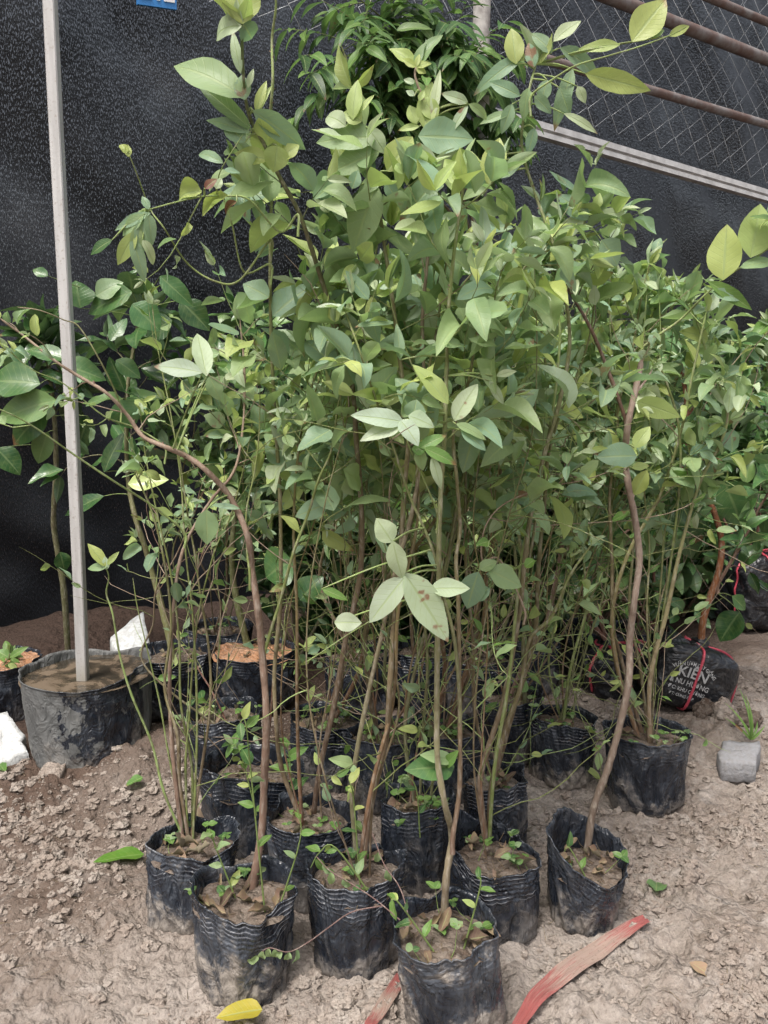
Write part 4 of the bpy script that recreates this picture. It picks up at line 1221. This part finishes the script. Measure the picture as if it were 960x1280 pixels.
# more small-leaved shrubs in the left middle distance
e, c, rr, bag = sapling('sapling with light spotted leaves behind the orange soil bag', 268, 850, 78, .18, 1.05, (0, 0), (), .3, 33)
extra_stems(e, c, rr, 5, [(240, 430), (270, 420), (330, 430), (300, 470), (220, 490)], 2.3, leaf0=.56, twigs=6, size=.082, kind='mid', c0=BROWN, c1=GREEN, nl=8)
# low pot with fresh leaves at the left edge
f = onz(2, 905, 0)
e, c, rr, bag = sapling('low seedling of bright fresh leaves in the orange soil bag at the left edge', -8, 906, 92, .19, 1.08, (0, 0), (), .2, 34, cat='seedling', soil=M_OSOIL, soil_d=.01, nweed=2, name='potted_seedling')
stem(e, [(4, 838), (8, 826), (12, 818)], 2.4, .003, base_z=c.z, leaf0=.3, twigs=4, size=.05, kind='fresh', tl=(.03, .06), nl=4,
     hero=((12, 822, 32, 808, 10, 'L', 0, 2.35), (10, 822, -4, 812, 16, 'L', 0, 2.35), (10, 830, 22, 836, 8, 'Y', 0, 2.35)))

# ================================================================== WATER BAG AND POLE
f = onz(108, 984, 0); z = f.y * math.cos(PITCH) + H_CAM * math.sin(PITCH)
rb = 148 / F_PX * z / 2
cy = f.y + rb * .93; cx = f.x * (cy / f.y) * .5 + f.x * .5
e = empty('water_bag', (cx, cy, 0), 'big wide nursery bag full of muddy water with the white pole standing in it', 'nursery bag')
bag, c, rr = make_bag(e, cx, cy, rb * 1.08, rb, .245, (-.01, 0), ((.004, 1, 120), (.004, 2, 0)), .022, .5, M_WBAG, 'none', 40)
wm = MB(); NA = 112; A = np.arange(NA) / NA * 2 * PI
rows = []
for i in range(16):
    q = i / 15 * rr * 1.04
    x_ = c.x + q * np.cos(A); y_ = c.y + q * np.sin(A)
    rows.append(np.stack([x_, y_, c.z + .007 * np.clip(fbm(x_ * 9, y_ * 9, 95, 4) - .05, 0, 1)], -1))
wm.add(np.stack(rows), grid_faces(16, NA, True))
wm.build('muddy_water', M_WATER, bag)
# pole
pf = onz(103, 850, c.z)
tp = at(62, -60, pf.y - .02)
pm = MB()
d = tp - pf
ax = Vector((1, 0, 0)); ay = d.normalized().cross(ax).normalized()
N = 40; prof = []
hw = .0135
for (a_, b_) in ((-1, -.8), (-.8, -1), (.8, -1), (1, -.8), (1, .8), (.8, 1), (-.8, 1), (-1, .8)): prof.append((a_ * hw, b_ * hw))
rows = []
p0 = pf - d.normalized() * .18
for i in range(N + 1):
    k = i / N
    cc_ = p0.lerp(tp, k) + ax * (.004 * math.sin(k * 5)) 
    rows.append([tuple(cc_ + ax * u_ + ay * v_) for u_, v_ in prof])
pm.add(rows, grid_faces(N + 1, 8, True))
pm.f.append(np.array([[N * 8 + j for j in range(8)]]))
tag(pm.build('pole', M_POLE, smooth=False), 'tall white square metal pole standing in the water filled bag', 'pole')

# ================================================================== WRAPPED ROOT BALLS
FF = bpy.data.curves


def ball_pt(u, v, hs, n=5.5, seed=0, wr=.05):
    """superellipsoid surface point for direction angles"""
    d = np.array([math.cos(v) * math.cos(u), math.cos(v) * math.sin(u), math.sin(v)])
    k = (abs(d[0]) ** n + abs(d[1]) ** n + abs(d[2]) ** n) ** (-1 / n)
    p = d * k
    w_ = 1 + wr * float(fbm(p[0] * 2.5 + p[2] * 2 + seed, p[1] * 2.5 - p[2] + seed, 120 + seed, 3))
    # gathered top
    top = max(0, p[2] - .75)
    w_ -= .10 * top * math.cos(u * 9 + seed) 
    return Vector((p[0] * hs[0] * w_, p[1] * hs[1] * w_, p[2] * hs[2] * w_))


def root_ball(plant, center, hs, roll, yaw, seed, straps, text=None, wr=.05):
    M = Matrix.Translation(center) @ Matrix.Rotation(yaw, 4, 'Z') @ Matrix.Rotation(roll, 4, 'Y')
    mb = MB(); nu_, nv_ = 72, 44
    V = []
    for i in range(nv_ + 1):
        v = -PI / 2 + PI * i / nv_
        for j in range(nu_):
            V.append(M @ ball_pt(2 * PI * j / nu_, v, hs, seed=seed, wr=wr))
    mb.add([tuple(v) for v in V], grid_faces(nv_ + 1, nu_, True))
    # gathered neck
    neck = [M @ Vector((0, 0, hs[2] * .9)), M @ Vector((0.003, 0, hs[2] * 1.12)), M @ Vector((0, 0, hs[2] * 1.28))]
    tube(mb, catmull(neck, 4), hs[0] * .28, .016, 14, knob=.18)
    w_ = mb.build('root_ball_wrap', M_WRAP, plant)
    for (pl, off) in straps:      # each strap: list of (u,v) angle pairs in degrees
        sm = MB()
        P = []
        for k in range(len(pl) - 1):
            for t in range(8):
                f_ = t / 8
                u = R(pl[k][0] * (1 - f_) + pl[k + 1][0] * f_); v = R(pl[k][1] * (1 - f_) + pl[k + 1][1] * f_)
                P.append(M @ (ball_pt(u, v, hs, seed=seed, wr=wr) * 1.025))
        tube(sm, P, .0042, .0042, 6, knob=.1)
        for o_ in off:
            P = [M @ Vector(q) for q in o_]
            tube(sm, catmull(P, 6), .004, .003, 6, knob=.15)
        sm.build('tie_string', M_STRING, w_)
    if text:
        tb = MB()
        for (s_, sz, x0, z0, arc, sx) in text:
            cu = FF.new('t', 'FONT'); cu.body = s_; cu.size = sz; cu.extrude = 0.0; cu.align_x = 'CENTER'; cu.offset = .0004 * (sz / .02)
            cu.resolution_u = 3
            to = bpy.data.objects.new('t', cu); COL.objects.link(to)
            bpy.context.view_layer.update()
            me = to.evaluated_get(bpy.context.evaluated_depsgraph_get()).to_mesh()
            vv = []
            for v in me.vertices:
                X_ = v.co.x * sx; Z_ = v.co.y
                if arc:
                    an = X_ / arc; X2 = math.sin(an) * (arc + Z_); Z2 = math.cos(an) * (arc + Z_) - arc
                    X_, Z_ = X2, Z2
                lx = x0 + X_; lz = z0 + Z_
                # project on the front face of the ball (towards -Y)
                a, b_ = lx / hs[0], lz / hs[2]
                q = max(.02, 1 - abs(a) ** 5.5 - abs(b_) ** 5.5)
                yy = -hs[1] * q ** (1 / 5.5)
                # solve the wrinkle
                p = Vector((a, yy / hs[1], b_))
                wv_ = 1 + wr * float(fbm(p.x * 2.5 + p.z * 2 + seed, p.y * 2.5 - p.z + seed, 120 + seed, 3))
                vv.append(tuple(M @ Vector((lx * wv_, yy * wv_ - .0022, lz * wv_))))
            ff = [tuple(p.vertices) for p in me.polygons]
            tri = []
            for q in ff:
                for k in range(1, len(q) - 1): tri.append((q[0], q[k], q[k + 1]))
            if tri: tb.add(vv, tri)
            to.evaluated_get(bpy.context.evaluated_depsgraph_get()).to_mesh_clear()
            bpy.data.objects.remove(to); FF.remove(cu)
        tb.build('lettering', M_INK, w_, smooth=False)
    return M


WG = 'citrus saplings with plastic wrapped root balls'
pc = at(858, 842, 2.42)
e = empty('wrapped_sapling', (pc.x, pc.y, .03), 'citrus sapling with a shiny reddish trunk, its black root ball printed in white letters', 'wrapped sapling', WG)
M = root_ball(e, pc, (.132, .090, .100), R(20), R(4), 3,
              [([(95, 60), (200, 86), (262, 75), (262, 40), (264, 0), (266, -45), (266, -85)], []),
               ([(60, 80), (10, 70), (-2, 40), (-6, 0), (-10, -35)], [[(.118, -.03, .03), (.150, -.02, .035), (.155, -.03, -.03), (.150, -.035, -.075)]])],
              [('VƯỜN ƯƠM CÂY GIỐNG', .0165, -.030, .046, .105, .78), ('KIÊN', .0440, -.030, .008, .42, 1.02), ('& NU HƯƠNG', .0225, -.030, -.018, 1.2, .90), ('ĐC: KHU CƯỜNG', .0170, -.030, -.040, 0, .90), ('ĐT: CUNG CẤP', .0125, -.040, -.058, 0, .95)], wr=.03)
nk = M @ Vector((0.01, 0, .095))
stem(e, [(868, 805), (880, 770), (898, 715), (902, 680), (896, 650), (884, 620), (872, 590), (862, 560), (858, 500), (850, 450)], 2.35, .0115, .006, base_pt=nk, leaf0=.62, twigs=9, size=.10, kind='citrus', c0=(.24, .10, .04), c1=(.19, .07, .04), name='trunk', tl=(.15, .3), nl=8)
stem(e, [(898, 730), (915, 700), (935, 665), (955, 625), (985, 590)], 2.3, .006, .003, Yb=2.40, leaf0=.3, twigs=7, size=.10, kind='citrus', c0=(.22, .14, .10), c1=BROWN, name='branch', tl=(.15, .3),
     hero=((925, 765, 898, 800, 38, 'D', 0, 2.4), (915, 745, 935, 762, 20, 'E', 0, 2.35), (905, 600, 930, 660, 44, 'E', 0, 2.4), (850, 640, 870, 700, 44, 'D', 0, 2.5)))
for (px, py, Y, hs, roll, yaw, sd_, lab, tips, kd) in (
    (765, 805, 2.55, (.105, .09, .08), R(-14), R(20), 5, 'wrapped sapling with a crumpled shiny black root ball just left of the printed one', [(820, 640), (835, 590), (800, 560)], 'citrus'),
    (812, 790, 2.75, (.10, .09, .075), R(10), R(-20), 6, 'wrapped sapling whose root ball shows a loose pink bow, farthest behind the printed one', [(700, 560), (720, 500), (740, 560)], 'dark'),
    (944, 728, 3.35, (.135, .11, .16), R(-4), R(15), 7, 'wrapped sapling with an upright dusty grey root ball at the right edge', [(960, 560), (985, 480), (930, 520)], 'citrus'),
):
    pc = at(px, py, Y)
    gz = float(gh(pc.x, pc.y))
    pc.z = max(gz + hs[2] * .86, min(pc.z, gz + hs[2] * 1.1))
    e = empty('wrapped_sapling', (pc.x, pc.y, gz), lab, 'wrapped sapling', WG)
    M = root_ball(e, pc, hs, roll, yaw, sd_, [([(95, 60), (180, 80), (250, 78), (262, 40), (268, 0), (272, -40)], [[(0, -.02, hs[2] * 1.05), (.04, -.06, hs[2] * 1.1), (.06, -.09, hs[2] * .7), (.05, -.10, hs[2] * .3)]]),
                                              ([(200, 80), (215, 50), (205, 10), (200, -30)], []), ([(300, 80), (318, 50), (325, 10), (330, -30)], [])], wr=.16)
    nk = M @ Vector((0, 0, hs[2] * 1.1))
    extra_stems(e, nk, .02, 3, tips, Y - .05, leaf0=.35, twigs=9, size=.11, kind=kd, c0=RED, c1=BROWN, tl=(.15, .3), nl=8, r0=.007)

# ================================================================== LEAFY VINE ON THE NET
vb = wall_pt(585, 300, .2)
e = empty('leafy_vine', (vb.x, vb.y, 1.5), 'dark green leafy vine hanging on the net beside the grey post', 'vine')
for k, pts in enumerate(([(640, 420), (600, 300), (560, 200), (540, 120), (500, 70), (470, 50), (450, 30)], [(640, 420), (610, 300), (590, 200), (570, 120), (540, 60), (520, 10)], [(640, 420), (600, 310), (520, 220), (470, 150), (440, 90), (420, 40)],
                         [(640, 420), (590, 300), (575, 200), (600, 110), (560, 60), (470, 20)], [(640, 420), (580, 310), (500, 200), (480, 110), (500, 50), (440, -10)])):
    P = [wall_pt(x_, y_, .22 + .05 * math.sin(i * 1.7 + k)) for i, (x_, y_) in enumerate(pts)]
    C = catmull(P, 8)
    sm = MB(); fm = MB()
    tube(sm, C, .008, .003, 6, BROWN, .1, GREEN)
    for i in range(30):
        q, t = point_on(C, .38 + .6 * (i + random.random()) / 30)
        d_ = (rv() * .7 + Vector((0, 0, -.2)) + Vector((WD.y, -WD.x, 0)) * .5).normalized()
        # compound leaves : a drooping spray of lance shaped leaflets
        L = random.uniform(.18, .38)
        Q = [q + d_ * L * j / 5 + Vector((0, 0, -.05 * (j / 5) ** 2)) for j in range(6)]
        tube(sm, Q, .002, .001, 4, GREEN, 0)
        for j in range(9):
            qq, tt = point_on(Q, min(.999, .15 + .85 * j / 8))
            sd_ = tt.cross(Vector((0, 0, 1))).normalized() * (1 if j % 2 else -1)
            LL = random.uniform(.09, .16)
            leaf(fm, qq, (sd_ + tt * .7 + Vector((0, 0, -.35)) + rv() * .15), Vector((0, -.4, 1)) + rv() * .3, LL, LL * .36, tintv(random.choice('EELEDM')), .4, .25, .04, .7)
    o = sm.build('stem', M_BARK, e); fm.build('foliage', M_LEAF, o)

# ================================================================== THINGS ON THE GROUND
def slab(name, poly, z0, th, mat, label, cat, seed=0, tilt=(0, 0), group=None, rough=.003, sub=5):
    """irregular block: outline in world xy, thickness th"""
    P = np.array([(p.x, p.y) for p in poly]); n = len(P)
    Q = []
    for i in range(n):
        for j in range(sub): Q.append(P[i] + (P[(i + 1) % n] - P[i]) * j / sub)
    Q = np.array(Q); rs = np.random.default_rng(seed); Q += rs.normal(0, rough, Q.shape)
    cen = Q.mean(0); N = len(Q)
    rows = []
    for (k, zz) in ((.90, 0), (1.0, .12), (1.0, .5), (.99, .88), (.95, 1.0), (.7, 1.03), (.35, 1.04), (.01, 1.05)):
        q = cen + (Q - cen) * k
        zc = z0 + th * zz + rs.normal(0, rough * .5, N) * (zz > .1) + (q[:, 0] - cen[0]) * tilt[0] + (q[:, 1] - cen[1]) * tilt[1]
        rows.append(np.stack([q[:, 0], q[:, 1], zc], -1))
    mb = MB(); mb.add(np.stack(rows), grid_faces(len(rows), N, True))
    o = mb.build(name, mat, smooth=True)
    return tag(o, label, cat, group)


def gz_(px, py): p = onz(px, py, 0); return float(gh(p.x, p.y))


slab('foam_piece', [onz(-30, 918, .05), onz(10, 907, .05), onz(30, 925, .05), onz(34, 945, .04), onz(5, 962, .02), onz(-40, 975, .02)], gz_(10, 940) - .01, .065, M_FOAM, 'broken white foam slab at the left edge below the water bag', 'foam piece', 1, (.0, .25), 'broken white foam')
slab('foam_piece', [onz(137, 800, .1), onz(180, 784, .1), onz(192, 818, .1), onz(160, 826, .1)], .0, .10, M_FOAM, 'small white foam piece behind the water bag', 'foam piece', 2, (.05, .32), 'broken white foam')
slab('concrete_block', [onz(898, 962, 0), onz(944, 968, 0), onz(950, 945, 0), onz(902, 942, 0)], gz_(920, 950) - .015, .058, M_BLOCK, 'small rough grey concrete block on the earth at the right edge', 'concrete block', 3, (.06, .1), None, .003)
slab('flat_stone', [onz(50, 996, 0), onz(75, 1000, 0), onz(103, 972, 0), onz(80, 966, 0)], gz_(75, 985) - .002, .022, M_CLOD, 'flat grey brown stone in front of the water bag', 'stone', 4, (.1, .2))


def lump(name, px, py, r, label, cat, seed, mat=M_CLOD, sq=.75, group=None):
    p = onz(px, py, 0); gz = float(gh(p.x, p.y))
    mb = MB(); nu_, nv_ = 36, 20; V = []
    for i in range(nv_ + 1):
        v = -PI / 2 + PI * i / nv_
        for j in range(nu_):
            u = 2 * PI * j / nu_
            d = Vector((math.cos(v) * math.cos(u), math.cos(v) * math.sin(u), math.sin(v)))
            k = 1 + .5 * float(fbm(d.x * 1.6 + seed, d.y * 1.6 + d.z * 1.3, 200 + seed, 4)) + .12 * float(fbm(d.x * 7 + seed, d.y * 7 + d.z * 5, 230 + seed, 3))
            V.append((p.x + d.x * r * k, p.y + d.y * r * k, gz + r * .35 * sq + d.z * r * sq * k))
    mb.add(V, grid_faces(nv_ + 1, nu_, True))
    return tag(mb.build(name, mat), label, cat, group)


CG = 'big earth clods by the bags'
lump('earth_clod', 880, 905, .045, 'large brown earth clod just left of the concrete block, darker of the pair', 'earth clod', 1, M_SOIL, .9, CG)
lump('earth_clod', 905, 912, .040, 'tall tan earth clod between the printed root ball and the concrete block', 'earth clod', 2, M_CLOD, 1.1, CG)
lump('earth_clod', 935, 905, .04, 'reddish earth clod behind the concrete block', 'earth clod', 3, M_SOIL, .8, CG)
lump('stone', 157, 1062, .018, 'small rounded tan stone just above the fallen green leaf', 'stone', 5, M_CLOD, .8)
lump('stone', 862, 1085, .02, 'pale rounded stone right of the fallen heart shaped leaf', 'stone', 6, M_CLOD, .8)
lump('stone', 470, 1255, .018, 'pale stone at the lower edge left of the short red ribbon', 'stone', 7, M_CLOD, .7)


def ground_leaf(name, b, t, wpx, col, mat, label, bend=.1, z=.012, dz=.0, fold=.3):
    p = onz(*b, 0); q = onz(*t, 0)
    p.z = float(gh(p.x, p.y)) + z; q.z = float(gh(q.x, q.y)) + z + dz
    mb = MB(); Wd = wpx / 1000 * p.y * 1.1
    leaf(mb, p, q - p, Vector((0, -.15, 1)), (q - p).length, Wd * .92, col, bend, fold, .07, .72)
    return tag(mb.build(name, mat), label, 'leaf')


ground_leaf('fallen_leaf', (180, 1070), (118, 1090), 30, (.10, .22, .03), M_GLOSS, 'fallen glossy green leaf lying left of the leftmost front bag', z=.02)
ground_leaf('fallen_leaf', (820, 1112), (822, 1086), 30, (.17, .30, .12), M_LEAF, 'small fallen pale green heart shaped leaf on the earth right of the lone bag', z=.012)
ground_leaf('fallen_leaf', (328, 1266), (270, 1276), 38, (.48, .40, .05), M_LEAF, 'fallen yellow leaf with brown blotches at the foot of the front left bag', z=.03)
ground_leaf('fallen_leaf', (862, 1206), (905, 1236), 22, (.30, .20, .14), M_DRY, 'fallen dry tan leaf on the bare earth at the lower right', z=.010)
ground_leaf('fallen_leaf', (180, 1005), (158, 1012), 18, (.12, .26, .06), M_LEAF, 'small fresh green leaf on the earth right of the flat stone', z=.02)
ground_leaf('fallen_leaf', (-2, 970), (8, 985), 16, (.12, .26, .06), M_LEAF, 'tiny round green leaf at the left edge under the foam slab', z=.02)


def ribbon(pts, wpx, label, seed):
    P = []
    for x_, y_ in pts:
        q = onz(x_, y_, 0); q.z = max(float(gh(q.x + dx, q.y + dy)) for dx in (-.02, 0, .02) for dy in (-.02, 0, .02)) + .004; P.append(q)
    C = catmull(P, 8); n = len(C)
    V = []; ST = []; M_ = 9
    for i, q in enumerate(C):
        t = (C[min(i + 1, n - 1)] - C[max(0, i - 1)]).normalized(); sdv = t.cross(Vector((0, 0, 1))).normalized()
        k = i / (n - 1)
        W = np.interp(k, np.linspace(0, 1, len(wpx)), wpx) / 1000 * q.y * 1.2
        zr = max(0, .012 * float(fbm(k * 5 + seed, seed, 300, 2)))
        for j in range(M_):
            s_ = j / (M_ - 1) - .5
            V.append(tuple(q + sdv * (s_ * W) + Vector((0, 0, zr + .0022 * math.cos(s_ * 15 + k * 4 + seed) + .003 * abs(s_)))))
            ST.append((k, s_ + .5, seed))
    mb = MB(); mb.add(V, grid_faces(n, M_), ST)
    o = mb.build('ribbon', M_RIB)
    return tag(o, label, 'ribbon', 'torn red plastic ribbons on the earth')


ribbon([(640, 1290), (670, 1254), (706, 1219), (744, 1190), (780, 1169), (808, 1156)], [10, 19, 25, 26, 21, 15], 'long torn red and straw plastic ribbon on the earth at the lower right', 1.3)
ribbon([(455, 1300), (478, 1262), (504, 1218)], [15, 18, 13], 'short torn red ribbon lying between the front middle bag and the nearest bag', 4.1)

# grass weed at the right edge, and a sprig lying in front of the front bags
e = empty('grass_weed', onz(938, 925, .02), 'small tuft of grass weed beside the concrete block at the right edge', 'weed')
gm = MB()
b0 = onz(938, 925, .03)
for (tx, ty) in ((922, 902), (926, 880), (950, 878), (955, 900), (944, 870), (957, 912), (934, 888)):
    t_ = at(tx, ty, b0.y + random.uniform(-.04, .04))
    leaf(gm, b0, t_ - b0, Vector((random.gauss(0, .5), -1, .5)), (t_ - b0).length * 1.1, .009, tintv('L'), .7, .5, 0, .6)
gm.build('foliage', M_LEAF, e)
e = empty('trailing_sprig', onz(360, 1215, .0), 'thin trailing vine with wilted leaves hanging across the front left and front middle bags', 'vine')
for pts, Y0, Y1, nl_ in (([(500, 1150), (470, 1125), (440, 1105), (412, 1088), (395, 1070)], 1.12, 1.18, 3), ([(480, 1132), (440, 1140), (410, 1160), (385, 1178), (360, 1190), (335, 1185), (318, 1200)], 1.14, 1.16, 7), ([(512, 1150), (500, 1110), (480, 1080), (465, 1040)], 1.14, 1.26, 2)):
    P = [at(x_, y_, Y0 + (Y1 - Y0) * i / (len(pts) - 1)) for i, (x_, y_) in enumerate(pts)]
    C = catmull(P, 6); sm = MB(); tube(sm, C, .0011, .0008, 5, (.16, .10, .09), .05); o = sm.build('stem', M_BARK, e)
    fm = MB()
    for i in range(nl_):
        q, t = point_on(C, .6 + .4 * i / nl_)
        leaf(fm, q, Vector((random.gauss(0, .5), -.1, -.9)), Vector((random.gauss(0, .5), -1, .2)), random.uniform(.018, .03), .015, tintv('G'), .5, .6, .15)
    fm.build('foliage', M_LEAF, o)

# clods and gravel, nobody could count them
cm = MB()
ico = []
for i in range(7):
    v = -PI / 2 + PI * i / 6
    for j in range(8):
        u = 2 * PI * j / 8
        ico.append((math.cos(v) * math.cos(u), math.cos(v) * math.sin(u), math.sin(v)))
ico = np.array(ico); icf = grid_faces(7, 8, True)
K = 17000
bags = [(o.location.x, o.location.y) for o in S.objects if o.parent is None and o.name.startswith(('potted', 'water', 'citrus'))]
cnt = 0
while cnt < K:
    y = 1.0 + rng.random() ** 1.4 * 2.6
    x = (rng.random() - .5) * 1.35 * y
    dn = float(fbm(x * 4.5, y * 4.5, 400, 3))
    if y - .35 * x > 2.45: continue
    if rng.random() > .42 + dn * 1.9: continue
    s_ = .0018 + .0115 * rng.random() ** 5.5
    if any((x - bx) ** 2 + (y - by) ** 2 < .0075 for bx, by in bags): continue
    k = np.clip(1 + .24 * rng.standard_normal(len(ico)), .5, 1.6); k[:8] = k[0]; k[-8:] = k[-1]
    v = ico * k[:, None] * s_ * np.array([rng.uniform(.8, 1.4), rng.uniform(.8, 1.3), rng.uniform(.55, .9)])
    v = v + np.array([x, y, float(gh(x, y)) + s_ * .12])
    cm.add(v, icf); cnt += 1
tag(cm.build('gravel', M_CLOD, smooth=False), kind='stuff')
# straw bits
sm = MB()
for i in range(500):
    y = 1.0 + rng.random() * 1.4; x = (rng.random() - .5) * 1.2 * y
    a_ = rng.random() * PI; L = rng.uniform(.006, .03)
    p = Vector((x, y, float(gh(x, y)) + .004)); q = p + Vector((math.cos(a_) * L, math.sin(a_) * L, 0)); q.z = float(gh(q.x, q.y)) + .004
    tube(sm, [p, q], .0007, .0005, 3, (.30, .23, .16) if rng.random() < .6 else (.12, .08, .06), 0)
tag(sm.build('litter', M_DRY), kind='stuff')
